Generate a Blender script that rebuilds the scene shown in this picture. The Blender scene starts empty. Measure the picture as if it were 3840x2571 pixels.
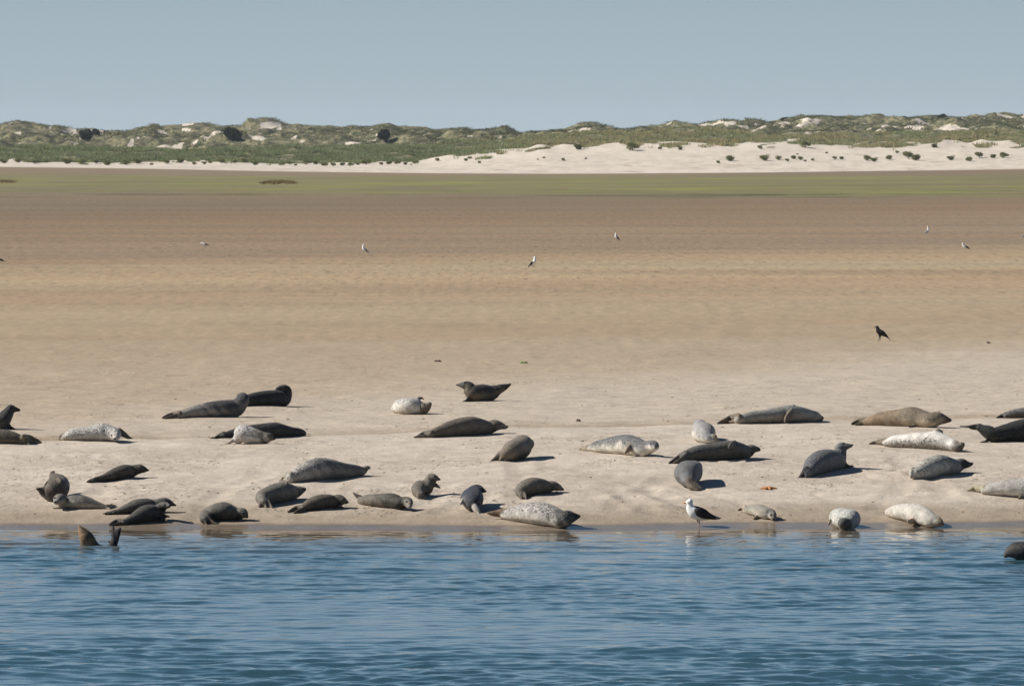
import bpy, bmesh, math, random
import numpy as np
from mathutils import Vector, noise as mnoise
from mathutils.bvhtree import BVHTree

# ------------------------------------------------------------------ camera, world, sun
sc = bpy.context.scene
F = 24400.0            # focal length in photo pixels (3840 wide)
CAMZ = 4.7             # eye height above the tidal flat
PITCH = math.atan(732.5 / F)
cd = bpy.data.cameras.new('camera'); cam = bpy.data.objects.new('camera', cd)
sc.collection.objects.link(cam); sc.camera = cam
cam.location = (0, 0, CAMZ); cam.rotation_euler = (math.pi / 2 - PITCH, 0, 0)
cd.sensor_width = 36; cd.lens = 36 * F / 3840; cd.clip_start = 1; cd.clip_end = 60000

SUN_EL = math.radians(38); SUN_AZ = math.atan2(-0.995, 0.08)
sdir = Vector((math.sin(SUN_AZ) * math.cos(SUN_EL), math.cos(SUN_AZ) * math.cos(SUN_EL), math.sin(SUN_EL)))
sd = bpy.data.lights.new('sun', 'SUN'); sd.energy = 5.0; sd.angle = math.radians(0.5); sd.color = (1, 0.94, 0.86)
so = bpy.data.objects.new('sun', sd); sc.collection.objects.link(so)
so.rotation_euler = (-sdir).to_track_quat('-Z', 'Y').to_euler(); so.location = (-60, 100, 60)

w = bpy.data.worlds.new('World'); sc.world = w; w.use_nodes = True
nt = w.node_tree; bg = nt.nodes['Background']
sky = nt.nodes.new('ShaderNodeTexSky'); sky.sky_type = 'NISHITA'; sky.sun_disc = False
sky.sun_elevation = SUN_EL; sky.sun_rotation = SUN_AZ
sky.air_density = 1.0; sky.dust_density = 0.35; sky.ozone_density = 3.5; sky.altitude = 0
tint = nt.nodes.new('ShaderNodeMix'); tint.data_type = 'RGBA'; tint.blend_type = 'MULTIPLY'; tint.inputs[0].default_value = 1
tint.inputs[7].default_value = (0.42, 0.50, 0.62, 1)
nt.links.new(sky.outputs[0], tint.inputs[6])
# pale blue-grey air near the horizon, clearing upwards (by direction in the sky)
tcw = nt.nodes.new('ShaderNodeTexCoord'); sx = nt.nodes.new('ShaderNodeSeparateXYZ'); nt.links.new(tcw.outputs['Generated'], sx.inputs[0])
mr = nt.nodes.new('ShaderNodeValToRGB'); nt.links.new(sx.outputs[2], mr.inputs[0])
e_ = mr.color_ramp.elements; e_[0].position = 0.0; e_[0].color = (6.0, 7.4, 8.0, 1); e_[1].position = 0.026; e_[1].color = (4.7, 6.0, 6.9, 1)
e5 = e_.new(0.08); e5.color = (4.1, 5.9, 7.7, 1); e3 = e_.new(0.20); e3.color = (2.6, 4.7, 6.9, 1); e4 = e_.new(0.42); e4.color = (0.95, 2.3, 4.1, 1)
fr = nt.nodes.new('ShaderNodeMapRange'); nt.links.new(sx.outputs[2], fr.inputs[0]); fr.inputs[1].default_value = 0.12; fr.inputs[2].default_value = 0.5; fr.inputs[3].default_value = 1; fr.inputs[4].default_value = 0
mx = nt.nodes.new('ShaderNodeMix'); mx.data_type = 'RGBA'; nt.links.new(fr.outputs[0], mx.inputs[0]); nt.links.new(tint.outputs[2], mx.inputs[6]); nt.links.new(mr.outputs[0], mx.inputs[7])
nt.links.new(mx.outputs[2], bg.inputs[0])
bg.inputs[1].default_value = 0.055
sc.view_settings.view_transform = 'Standard'; sc.view_settings.look = 'None'
sc.view_settings.exposure = 0.38; sc.view_settings.gamma = 1

# ------------------------------------------------------------------ helpers
rng = np.random.default_rng(7); random.seed(7)
COS, SIN = math.cos(PITCH), math.sin(PITCH)
def W(px, py, d):
    yc = COS * F + SIN * (1285.5 - py); t = d / yc
    return np.array([t * (px - 1920), d, CAMZ + t * (-SIN * F + COS * (1285.5 - py))])
def mpp(d): return d / F
def sst(a, b, x):
    t = np.clip((x - a) / (b - a), 0, 1); return t * t * (3 - 2 * t)
def hash2(ix, iy, s):
    h = (ix.astype(np.int64) * 374761393 + iy.astype(np.int64) * 668265263 + s * 974634777) & 0xffffffff
    h = ((h ^ (h >> 13)) * 1274126177) & 0xffffffff
    return ((h ^ (h >> 16)) & 0xffff) / 65535.0
def vnoise(x, y, s=0):
    x = np.asarray(x, float); y = np.asarray(y, float)
    ix = np.floor(x); iy = np.floor(y); fx = x - ix; fy = y - iy
    fx = fx * fx * (3 - 2 * fx); fy = fy * fy * (3 - 2 * fy)
    a = hash2(ix, iy, s); b = hash2(ix + 1, iy, s); c = hash2(ix, iy + 1, s); d = hash2(ix + 1, iy + 1, s)
    return (a * (1 - fx) + b * fx) * (1 - fy) + (c * (1 - fx) + d * fx) * fy - 0.5
def fbm(x, y, s=0, o=4):
    r = 0; a = 1
    for i in range(o):
        r = r + a * vnoise(x, y, s + i); x = x * 2.03 + 5.1; y = y * 2.03 + 1.7; a *= 0.5
    return r
def tag(o, label=None, cat=None, group=None, kind=None):
    if label: o['label'] = label
    if cat: o['category'] = cat
    if group: o['group'] = group
    if kind: o['kind'] = kind
    return o
def link(o, parent=None):
    sc.collection.objects.link(o)
    if parent: o.parent = parent
    return o
def mesh_np(name, V, Fc, mat=None, smooth=True):
    me = bpy.data.meshes.new(name)
    V = np.asarray(V, np.float32); Fc = np.asarray(Fc, np.int32); n = Fc.shape[1]
    me.vertices.add(len(V)); me.vertices.foreach_set('co', V.ravel())
    me.loops.add(Fc.size); me.loops.foreach_set('vertex_index', Fc.ravel())
    me.polygons.add(len(Fc)); me.polygons.foreach_set('loop_start', np.arange(len(Fc), dtype=np.int32) * n)
    me.polygons.foreach_set('loop_total', np.full(len(Fc), n, np.int32))
    if smooth: me.polygons.foreach_set('use_smooth', np.ones(len(Fc), bool))
    me.update(calc_edges=True); me.validate()
    if mat: me.materials.append(mat)
    return me
def grid_faces(nr, nc):
    i = np.arange(nr - 1)[:, None] * nc + np.arange(nc - 1)[None, :]
    return np.stack([i, i + 1, i + nc + 1, i + nc], -1).reshape(-1, 4)
def set_attr(me, name, arr, typ='FLOAT'):
    a = me.attributes.new(name, typ, 'POINT')
    if typ == 'FLOAT': a.data.foreach_set('value', np.asarray(arr, np.float32).ravel())
    else: a.data.foreach_set('color', np.asarray(arr, np.float32).ravel())

class N:   # tiny node-graph helper
    def __init__(s, name):
        s.m = bpy.data.materials.new(name); s.m.use_nodes = True; s.t = s.m.node_tree
        s.b = s.t.nodes['Principled BSDF']; s.b.inputs['Specular IOR Level'].default_value = 0.25
    def new(s, typ, **k):
        n = s.t.nodes.new(typ)
        for a, b in k.items(): setattr(n, a, b)
        return n
    def put(s, v, sock):
        if isinstance(v, bpy.types.NodeSocket): s.t.links.new(v, sock)
        elif isinstance(v, (int, float)) and hasattr(sock.default_value, '__len__'): sock.default_value = (v,) * len(sock.default_value)
        elif isinstance(v, tuple) and len(v) == 3 and len(sock.default_value) == 4: sock.default_value = v + (1,)
        else: sock.default_value = v
    def math(s, op, a, b=0.0, c=0.0):
        n = s.new('ShaderNodeMath', operation=op); s.put(a, n.inputs[0]); s.put(b, n.inputs[1]); s.put(c, n.inputs[2]); return n.outputs[0]
    def mix(s, f, a, b, mode='MIX'):
        n = s.new('ShaderNodeMix', data_type='RGBA', blend_type=mode); s.put(f, n.inputs[0]); s.put(a, n.inputs[6]); s.put(b, n.inputs[7]); return n.outputs[2]
    def rng(s, v, a, b, c=0.0, d=1.0, smooth=True):
        n = s.new('ShaderNodeMapRange'); n.interpolation_type = 'SMOOTHSTEP' if smooth else 'LINEAR'
        s.put(v, n.inputs[0]); s.put(a, n.inputs[1]); s.put(b, n.inputs[2]); s.put(c, n.inputs[3]); s.put(d, n.inputs[4]); return n.outputs[0]
    def pos(s):
        g = s.new('ShaderNodeNewGeometry'); x = s.new('ShaderNodeSeparateXYZ'); s.t.links.new(g.outputs['Position'], x.inputs[0])
        return g.outputs['Position'], x.outputs[0], x.outputs[1], x.outputs[2]
    def vec(s, v, sx, sy, sz, off=(0, 0, 0)):
        n = s.new('ShaderNodeMapping'); s.put(v, n.inputs[0]); n.inputs[3].default_value = (sx, sy, sz); n.inputs[1].default_value = off; return n.outputs[0]
    def noise(s, v, scale, detail=3.0, rough=0.5, dist=0.0):
        n = s.new('ShaderNodeTexNoise'); s.put(v, n.inputs['Vector']); n.inputs['Scale'].default_value = scale
        n.inputs['Detail'].default_value = detail; n.inputs['Roughness'].default_value = rough; n.inputs['Distortion'].default_value = dist; return n.outputs[0]
    def voro(s, v, scale, rnd=1.0):
        n = s.new('ShaderNodeTexVoronoi'); s.put(v, n.inputs['Vector']); n.inputs['Scale'].default_value = scale; n.inputs['Randomness'].default_value = rnd; return n.outputs
    def attr(s, name, typ='GEOMETRY'):
        n = s.new('ShaderNodeAttribute', attribute_name=name); n.attribute_type = typ; return n
    def bump(s, h, strength, dist):
        n = s.new('ShaderNodeBump'); s.put(h, n.inputs['Height']); n.inputs['Strength'].default_value = strength; n.inputs['Distance'].default_value = dist
        s.t.links.new(n.outputs[0], s.b.inputs['Normal']); return n
    def out(s, color=None, rough=None):
        if color is not None: s.put(color, s.b.inputs['Base Color'])
        if rough is not None: s.put(rough, s.b.inputs['Roughness'])
        return s.m
def plain(name, col, rough=0.6, spec=0.25, var=0.25, scale=8):
    n = N(name); p = n.new('ShaderNodeTexCoord').outputs['Object']
    f = n.noise(p, scale, 3); n.b.inputs['Specular IOR Level'].default_value = spec
    return n.out(n.mix(f, tuple(c * (1 - var) for c in col), tuple(c * (1 + var) for c in col)), rough)

# ------------------------------------------------------------------ terrain heights
WX = np.array([-60, -8.0, 0, 8.0, 60]); WY = np.array([97.3, 97.15, 96.8, 97.9, 99.3])
def shore(x): 
    return np.interp(x, WX, WY) + 0.55 * vnoise(np.asarray(x) * 0.33, 0.5 + 0 * np.asarray(x), 3) + 0.30 * vnoise(np.asarray(x) * 0.9 + 3, 0.5 + 0 * np.asarray(x), 5) + 0.12 * vnoise(np.asarray(x) * 2.1, 0.5 + 0 * np.asarray(x), 9)
KX = np.array([0, 320, 640, 960, 1280, 1600, 1800, 2050, 2300, 2620, 2870, 3280, 3600, 3840.])
C0 = [624, 628, 633, 640, 645, 649, 650, 651, 650, 648, 646, 640, 636, 632]
C1 = [615, 612, 610, 611, 612, 605, 582, 552, 549, 541, 534, 546, 534, 541]
C2 = [563, 561, 560, 559, 556, 548, 535, 512, 500, 493, 507, 506, 498, 492]
C3 = [540, 531, 538, 512, 522, 540, 532, 520, 512, 505, 492, 484, 470, 478]
SK = np.array([(0,285),(40,283),(130,290),(165,303),(205,297),(240,300),(285,308),(310,300),(350,287),(372,295),(395,288),(440,283),(500,287),(555,292),(590,283),(620,278),(660,288),(720,290),(790,297),(830,294),(890,287),(910,292),(990,295),(1100,296),(1130,292),(1152,285),(1190,303),(1240,297),(1300,292),(1360,287),(1420,298),(1500,295),(1550,288),(1640,292),(1700,290),(1790,275),(1860,270),(1960,268),(2040,273),(2120,270),(2200,268),(2290,264),(2342,268)]) * 1.6397
DK = [1180., 1255., 1330., 1520., 1760.]
def rowz(row, d): return CAMZ + (553 - row) / F * d
def dunez(x, y):
    px = 1920 + x * F / y
    zs = [rowz(np.interp(px, KX, c), d) for c, d in zip((C0, C1, C2, C3), DK[:4])]
    zs.append(rowz(np.interp(px, SK[:, 0], SK[:, 1]), DK[4]) )
    ds = [800.] + DK + [1900., 2300., 9000.]
    zs = [np.zeros_like(x) if False else 0 * px] + zs + [0 * px + 3, 0 * px + 1, 0 * px]
    z = np.zeros_like(px)
    for i in range(len(ds) - 1):
        m = (y >= ds[i]) & (y < ds[i + 1]); t = (y - ds[i]) / (ds[i + 1] - ds[i])
        if i == 0: t = np.clip((t - 0.3) / 0.7, 0, 1) ** 2
        if i == 3: # valley then rise
            low = np.minimum(zs[i], zs[i + 1]) ; zz = zs[i] * (1 - t) + zs[i + 1] * t - 2.2 * np.sin(np.pi * t)
        elif i == 4: zz = zs[i] * (1 - t) + zs[i + 1] * t - 2.0 * np.sin(np.pi * t)
        else: zz = zs[i] * (1 - t) + zs[i + 1] * t
        z = np.where(m, zz, z)
    a = sst(1330, 1480, y) * (1 - sst(1715, 1755, y) * 0.72)
    z = z + a * (3.2 * fbm(x / 45, y / 60, 11, 2) + 3.0 * (0.28 - np.abs(vnoise(x / 12, y / 26, 31))) + 2.2 * vnoise(x / 7, y / 20, 37) + 1.3 * fbm(x / 3.5, y / 9, 33, 3))
    z = z + sst(1190, 1270, y) * (0.9 * fbm(x / 11, y / 18, 21, 2) + sst(1250, 1262, y) * 0.9 * vnoise(x / 2.6, y / 7, 27))
    return z
TR = [(-4.9, 97.5, 1.1, 8), (-1.75, 98.2, 1.0, 4.5), (-1.2, 98.2, .9, 3.2), (1.55, 98.6, .9, 5), (2.1, 98.3, -.7, 3.5), (2.9, 98.8, -1.3, 4), (4.1, 98.6, -1.6, 4), (5.6, 99.0, .6, 4), (-6.6, 99, .4, 7), (6.9, 100, -.8, 8), (-3.2, 98.6, .7, 6), (0.2, 99.0, -.3, 9)]
def tracks(x, y):
    z = 0 * x
    for i, (x0, y0, dx, L) in enumerate(TR):
        t = (y - y0) / L; c = x0 + dx * t + 0.25 * vnoise(y * 0.6, 0 * y + i, 60 + i); a = sst(0, .1, t) * (1 - sst(.8, 1, t))
        e = (x - c) / .16
        z = z - a * .014 * np.exp(-e * e) + a * .008 * np.exp(-((np.abs(x - c) - .27) / .09) ** 2) + a * .010 * (vnoise(y * 2.6, x * 6, 70 + i)) * np.exp(-(e / 2) ** 2)
    # churned patches where animals turned round
    for i, (cx, cy, r) in enumerate(((-3.55, 109.5, .9), (-3.9, 98.9, .5), (-5.6, 101, 1.3), (-2.3, 112.5, .6), (2.2, 100.5, .8), (4.8, 101.5, .8), (-1.6, 101.5, .8), (6.4, 104, 1.0), (.9, 103.5, 1.0), (3.6, 105, 1.0), (-7.0, 106, 1.2))):
        q = 1 - sst(.3, 1, np.hypot((x - cx) / r, (y - cy) / r / 1.6)); z = z + q * .030 * fbm(x * 5.5, y * 3.6, 80 + i, 3)
    return z
def ground(x, y):
    x = np.asarray(x, float); y = np.asarray(y, float)
    s = y - shore(x)
    z = np.where(s > 0, -np.exp(-np.maximum(s, 0) / 9.0), -1 + s / 9.0)
    near = 1 - sst(150, 260, y)
    wet = sst(1.2, 4.0, s)
    z = z + near * wet * (0.07 * fbm(x / 2.6, y / 3.4, 40, 3) + 0.02 * fbm(x / 0.5, y / 0.6, 45, 2))
    near2 = (y > 95) & (y < 135)
    if np.any(near2): z = z + np.where(near2, tracks(x, y), 0)
    z = z + sst(135, 200, y) * (1 - sst(700, 800, y)) * 0.09 * fbm(x / 60, y / 14, 51, 3)
    z = np.where(y > 800, dunez(x, np.maximum(y, 800)), z)
    return z
def ground_hit(px, py):
    lo, hi = 62.0, 1170.0
    ds = np.concatenate([np.linspace(90, 160, 700), np.linspace(161, 1170, 1000)])
    p = np.array([W(px, py, d) for d in (ds[0], ds[-1])])
    t = (ds - ds[0]) / (ds[-1] - ds[0]); X = p[0, 0] + t * (p[1, 0] - p[0, 0]); Z = p[0, 2] + t * (p[1, 2] - p[0, 2])
    g = Z - np.maximum(ground(X, ds), -1.0)
    k = np.argmax(g < 0)
    if g[k] >= 0: return 1170.
    if k == 0: 
        return 5.7 * F / max(py - 553, 1)
    a = g[k - 1] / (g[k - 1] - g[k]); return ds[k - 1] + a * (ds[k] - ds[k - 1])

# ------------------------------------------------------------------ terrain sheet
def terrain():
    u = np.concatenate([np.linspace(-1.2, -0.13, 14)[:-1], np.linspace(-0.13, 0.13, 560), np.linspace(0.13, 1.2, 14)[1:]])
    ys = np.concatenate([np.linspace(20, 95.5, 12)[:-1], np.arange(95.5, 135, 0.085), np.geomspace(135, 1150, 190), np.arange(1153, 1810, 2.2), np.geomspace(1815, 6000, 20)])
    Y = np.repeat(ys[:, None], len(u), 1); X = Y * u[None, :]
    Z = ground(X, Y)
    V = np.stack([X, Y, Z], -1).reshape(-1, 3)
    n = N('sand_terrain'); P, x, y, z = n.pos()
    # distance along the flat expressed as k/y (bands of the falling tide), slightly skewed
    rowv = n.math('ADD', n.math('DIVIDE', 114680.0, y), n.math('MULTIPLY', n.math('DIVIDE', x, y), 500.0))
    wob = n.noise(n.vec(P, 0.012, 0.10, 0), 1.0, 4, 0.6)
    rowv = n.math('ADD', rowv, n.math('MULTIPLY', n.math('SUBTRACT', wob, 0.5), n.rng(rowv, 100.0, 700.0, 30.0, 190.0)))
    fac = n.math('DIVIDE', rowv, 1200.0)
    cr = n.new('ShaderNodeValToRGB'); n.t.links.new(fac, cr.inputs[0]); cr.color_ramp.interpolation = 'LINEAR'
    stops = [(60, (.215, .165, .105)), (150, (.20, .152, .096)), (200, (.185, .137, .086)), (260, (.215, .152, .092)), (300, (.24, .172, .106)), (345, (.248, .184, .12)), (385, (.252, .184, .12)), (425, (.335, .255, .158)), (470, (.36, .28, .18)), (520, (.318, .235, .148)),
             (600, (.355, .278, .182)), (680, (.33, .25, .162)), (760, (.36, .288, .20)), (900, (.38, .31, .225)), (1000, (.39, .32, .24)), (1150, (.41, .34, .255))]
    el = cr.color_ramp.elements
    while len(el) > 1: el.remove(el[0])
    for i, (r, c) in enumerate(stops):
        e = el[0] if i == 0 else el.new(r / 1200)
        if i == 0: e.position = r / 1200
        e.color = c + (1,)
    col = cr.outputs[0]
    # streaks of ripples on the far flat
    st = n.noise(n.vec(P, 0.05, 0.55, 0), 1.0, 5, 0.68)
    far = n.rng(y, 150.0, 260.0)
    st2 = n.noise(n.vec(P, 3.0, 0.30, 0), 1.0, 5, 0.85)  # fine grain: painted tone imitating tiny relief shadows
    st3 = n.noise(n.vec(P, 0.010, 0.05, 0, (2, 8, 0)), 1.0, 4, 0.7)
    k = n.math('ADD', n.math('MULTIPLY', n.math('SUBTRACT', st, 0.5), 0.28), n.math('MULTIPLY', n.math('SUBTRACT', st2, 0.5), 1.3))
    k = n.math('ADD', k, n.math('MULTIPLY', n.math('SUBTRACT', st3, 0.5), 0.55))
    k = n.math('ADD', 1.0, n.math('MULTIPLY', k, n.math('ADD', n.math('MULTIPLY', far, 0.8), 0.35)))
    col = n.mix(1.0, col, k, 'MULTIPLY')
    hue = n.noise(n.vec(P, 0.012, 0.045, 0, (9, 9, 0)), 1.0, 5, 0.7)
    col = n.mix(far, col, n.mix(1.0, col, n.mix(n.rng(hue, 0.38, 0.62), (1.03, .985, .94), (.97, 1.0, 1.0)), 'MULTIPLY'))
    # dark specks on the flat, painted in for relief shadows of casts and ripples
    sp = n.noise(n.vec(P, 3.2, 0.26, 0, (5, 5, 0)), 1.0, 5, 0.8)
    col = n.mix(n.math('MULTIPLY', n.math('MULTIPLY', n.rng(sp, 0.56, 0.63), far), 0.7), col, (.10, .075, .045))
    # algae
    al = n.noise(n.vec(P, 0.008, 0.013, 0), 1.0, 7, 0.74)
    band = n.math('MULTIPLY', n.rng(y, 600.0, 650.0), n.math('SUBTRACT', 1.0, n.rng(y, 990.0, 1140.0)))
    am = n.math('MULTIPLY', n.rng(n.math('ADD', al, n.math('MULTIPLY', band, 0.12)), 0.46, 0.60), band)
    al2 = n.noise(n.vec(P, 0.03, 0.022, 0, (3, 1, 0)), 1.0, 5, 0.75)
    acol = n.mix(n.rng(al2, 0.42, 0.66), (.145, .142, .058), (.235, .245, .05))
    am = n.math('MULTIPLY', am, n.rng(n.noise(n.vec(P, .06, .03, 0, (2, 2, 0)), 1.0, 5, .75), .36, .56, .25, 1.0))
    col = n.mix(n.math('MULTIPLY', am, 0.9), col, acol)
    dk = n.noise(n.vec(P, 0.025, 0.03, 0, (7, 2, 0)), 1.0, 5, 0.7)
    db = n.math('MULTIPLY', n.rng(y, 590.0, 610.0), n.math('SUBTRACT', 1.0, n.rng(y, 660.0, 780.0)))
    col = n.mix(n.math('MULTIPLY', n.math('MULTIPLY', n.rng(dk, 0.55, 0.60), db), 0.8), col, (.05, .06, .025))
    # pale dry sand towards the water, right half first
    ed = n.noise(n.vec(P, 0.10, 0.22, 0), 1.0, 4, 0.6)
    upper = n.math('ADD', n.math('ADD', 130.0, n.math('MULTIPLY', x, 1.9)), n.math('MULTIPLY', n.math('SUBTRACT', ed, 0.5), 22.0))
    pal = n.math('SUBTRACT', 1.0, n.rng(n.math('SUBTRACT', y, upper), -9.0, 9.0))
    col = n.mix(n.math('MULTIPLY', pal, 0.85), col, (.46, .395, .318))
    berm = n.math('ADD', n.math('ADD', 112.6, n.math('MULTIPLY', x, 0.44)), n.math('MULTIPLY', n.math('SUBTRACT', n.noise(n.vec(P, 0.16, 0.02, 0), 1.0, 3), 0.5), 2.6))
    bl = n.math('SUBTRACT', y, berm)
    below = n.math('SUBTRACT', 1.0, n.rng(bl, -0.15, 0.15))
    soft = n.noise(n.vec(P, 0.35, 0.5, 0), 1.0, 4, 0.6)
    col = n.mix(below, col, n.mix(n.rng(soft, 0.3, 0.7), (.43, .368, .298), (.515, .45, .372)))
    line = n.math('MULTIPLY', n.rng(bl, -0.1, 0.1), n.math('SUBTRACT', 1.0, n.rng(bl, 0.2, 2.6)))
    col = n.mix(n.math('MULTIPLY', n.math('MULTIPLY', line, n.rng(soft, .3, .6)), 0.75), col, (.285, .22, .15))
    # damp sand along the water
    sh = n.attr('shore').outputs['Fac']
    dn = n.noise(n.vec(P, 0.32, 1.1, 0, (1, 5, 0)), 1.0, 4, 0.6)
    shn = n.math('ADD', sh, n.math('MULTIPLY', n.math('SUBTRACT', dn, 0.5), 2.2))
    damp = n.math('SUBTRACT', 1.0, n.rng(shn, 1.0, 3.4))
    col = n.mix(n.math('MULTIPLY', damp, 0.85), col, (.285, .228, .165))
    wetm = n.math('SUBTRACT', 1.0, n.rng(n.math('ADD', sh, n.math('MULTIPLY', n.math('SUBTRACT', dn, 0.5), 0.7)), 0.30, 0.70))
    col = n.mix(n.math('MULTIPLY', wetm, 0.92), col, (.185, .148, .112))
    # fine mottling, disturbed sand, casts
    m1 = n.noise(n.vec(P, 3.0, 2.2, 3), 1.0, 5, 0.65)
    col = n.mix(1.0, col, n.rng(m1, 0.25, 0.75, 0.85, 1.12), 'MULTIPLY')
    m0 = n.noise(n.vec(P, 0.55, 0.45, 1, (4, 9, 0)), 1.0, 3, 0.5)
    clus = n.rng(m0, 0.46, 0.62)
    m2 = n.noise(n.vec(P, 7.0, 4.2, 7), 1.0, 4, 0.7)
    nearm = n.math('SUBTRACT', 1.0, n.rng(y, 135.0, 190.0))
    dots = n.math('MULTIPLY', n.math('MULTIPLY', n.rng(m2, 0.55, 0.66), n.math('ADD', 0.12, n.math('MULTIPLY', clus, 0.88))), nearm)
    col = n.mix(n.math('MULTIPLY', dots, 0.6), col, (.22, .155, .085))
    pale2 = n.noise(n.vec(P, 4.0, 1.4, 4, (8, 1, 0)), 1.0, 3, 0.6)
    col = n.mix(n.math('MULTIPLY', n.math('MULTIPLY', n.rng(pale2, 0.64, 0.72), nearm), 0.3), col, (.50, .44, .32))
    # dunes: bleached sand with plant cover by growth noise
    dune = n.rng(n.math('ADD', y, n.math('MULTIPLY', n.math('SUBTRACT', wob, 0.5), 30.0)), 1160.0, 1184.0)
    white = n.mix(n.rng(n.noise(n.vec(P, 0.35, 0.08, 0.5), 1.0, 6, 0.72), .35, .65), (.52, .46, .38), (.61, .545, .455))
    wr = n.math('MULTIPLY', n.rng(n.noise(n.vec(P, 0.16, 0.30, 0, (1, 7, 3)), 1.0, 5, 0.7), .56, .62), n.math('SUBTRACT', 1.0, n.rng(y, 1215.0, 1240.0)))
    white = n.mix(n.math('MULTIPLY', wr, .55), white, (.20, .15, .10))
    col = n.mix(dune, col, white)
    gm = n.attr('grass').outputs['Fac']
    gn = n.noise(n.vec(P, 0.8, 0.22, 0.8), 1.0, 5, 0.75)
    gc = n.mix(n.rng(gn, .36, .62), (.045, .058, .03), (.23, .205, .115))
    gmask = n.rng(n.math('ADD', gm, n.math('MULTIPLY', n.math('SUBTRACT', gn, 0.5), 0.7)), 0.35, 0.6)
    col = n.mix(gmask, col, gc)
    rough = n.mix(wetm, (0.9,) * 3, (0.24,) * 3); n.put(n.math('ADD', 0.2, n.math('MULTIPLY', wetm, 0.22)), n.b.inputs['Specular IOR Level'])
    h = n.math('ADD', n.math('MULTIPLY', m1, 0.5), n.math('MULTIPLY', n.noise(n.vec(P, 11, 6, 11), 1.0, 4, 0.6), 0.35))
    h = n.math('SUBTRACT', h, n.math('MULTIPLY', dots, 0.35))
    h = n.math('MULTIPLY', h, n.math('MULTIPLY', n.math('SUBTRACT', 1.0, n.rng(y, 130.0, 400.0)), n.math('SUBTRACT', 1.0, wetm)))
    n.bump(h, 0.65, 0.055)
    m = n.out(col, rough)
    me = mesh_np('ground', V, grid_faces(len(ys), len(u)), m)
    set_attr(me, 'shore', Y - shore(X))
    set_attr(me, 'grass', grassmask(X, Y))
    link(tag(bpy.data.objects.new('ground', me), kind='structure'))
def grassmask(x, y):
    px = 1920 + x * F / y
    g = sst(1252, 1262, y + 30 * fbm(x / 5, y / 9, 61, 4))
    left = 1 - sst(1500, 1900, px)
    g = np.maximum(g, 0)
    # bare sand patches in the back dunes
    p = fbm(x / 3.2, y / 12, 71, 4)
    big = fbm(x / 32, y / 50, 75, 2)
    bare = sst(0.35, 0.50, p + 0.55 * big + 0.25 * vnoise(x / 1.3, y / 4, 78)) * sst(1385, 1460, y)
    edge = sst(0.16, 0.3, fbm(x / 2.6, y / 5, 77, 3)) * (1 - sst(1262, 1290, y)) * sst(1600, 2000, px)
    # named bare faces
    row = 553 - (ground_z_cache(x, y) - CAMZ) * F / y
    for (cx, cy, rx, ry) in ((1020, 470, 60, 12), (3570, 484, 80, 13), (3440, 482, 34, 13), (700, 487, 18, 6), (3060, 452, 24, 6), (2940, 462, 26, 5)):
        e = ((px - cx) / rx) ** 2 + ((row - cy) / ry) ** 2
        bare = np.maximum(bare, (1 - sst(0.5, 1.2, e + 1.6 * p)) * sst(1385, 1460, y))
    return g * (1 - bare * 0.95) * (1 - 0.85 * edge)
def ground_z_cache(x, y): return dunez(x, np.maximum(y, 800))
terrain()

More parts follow.
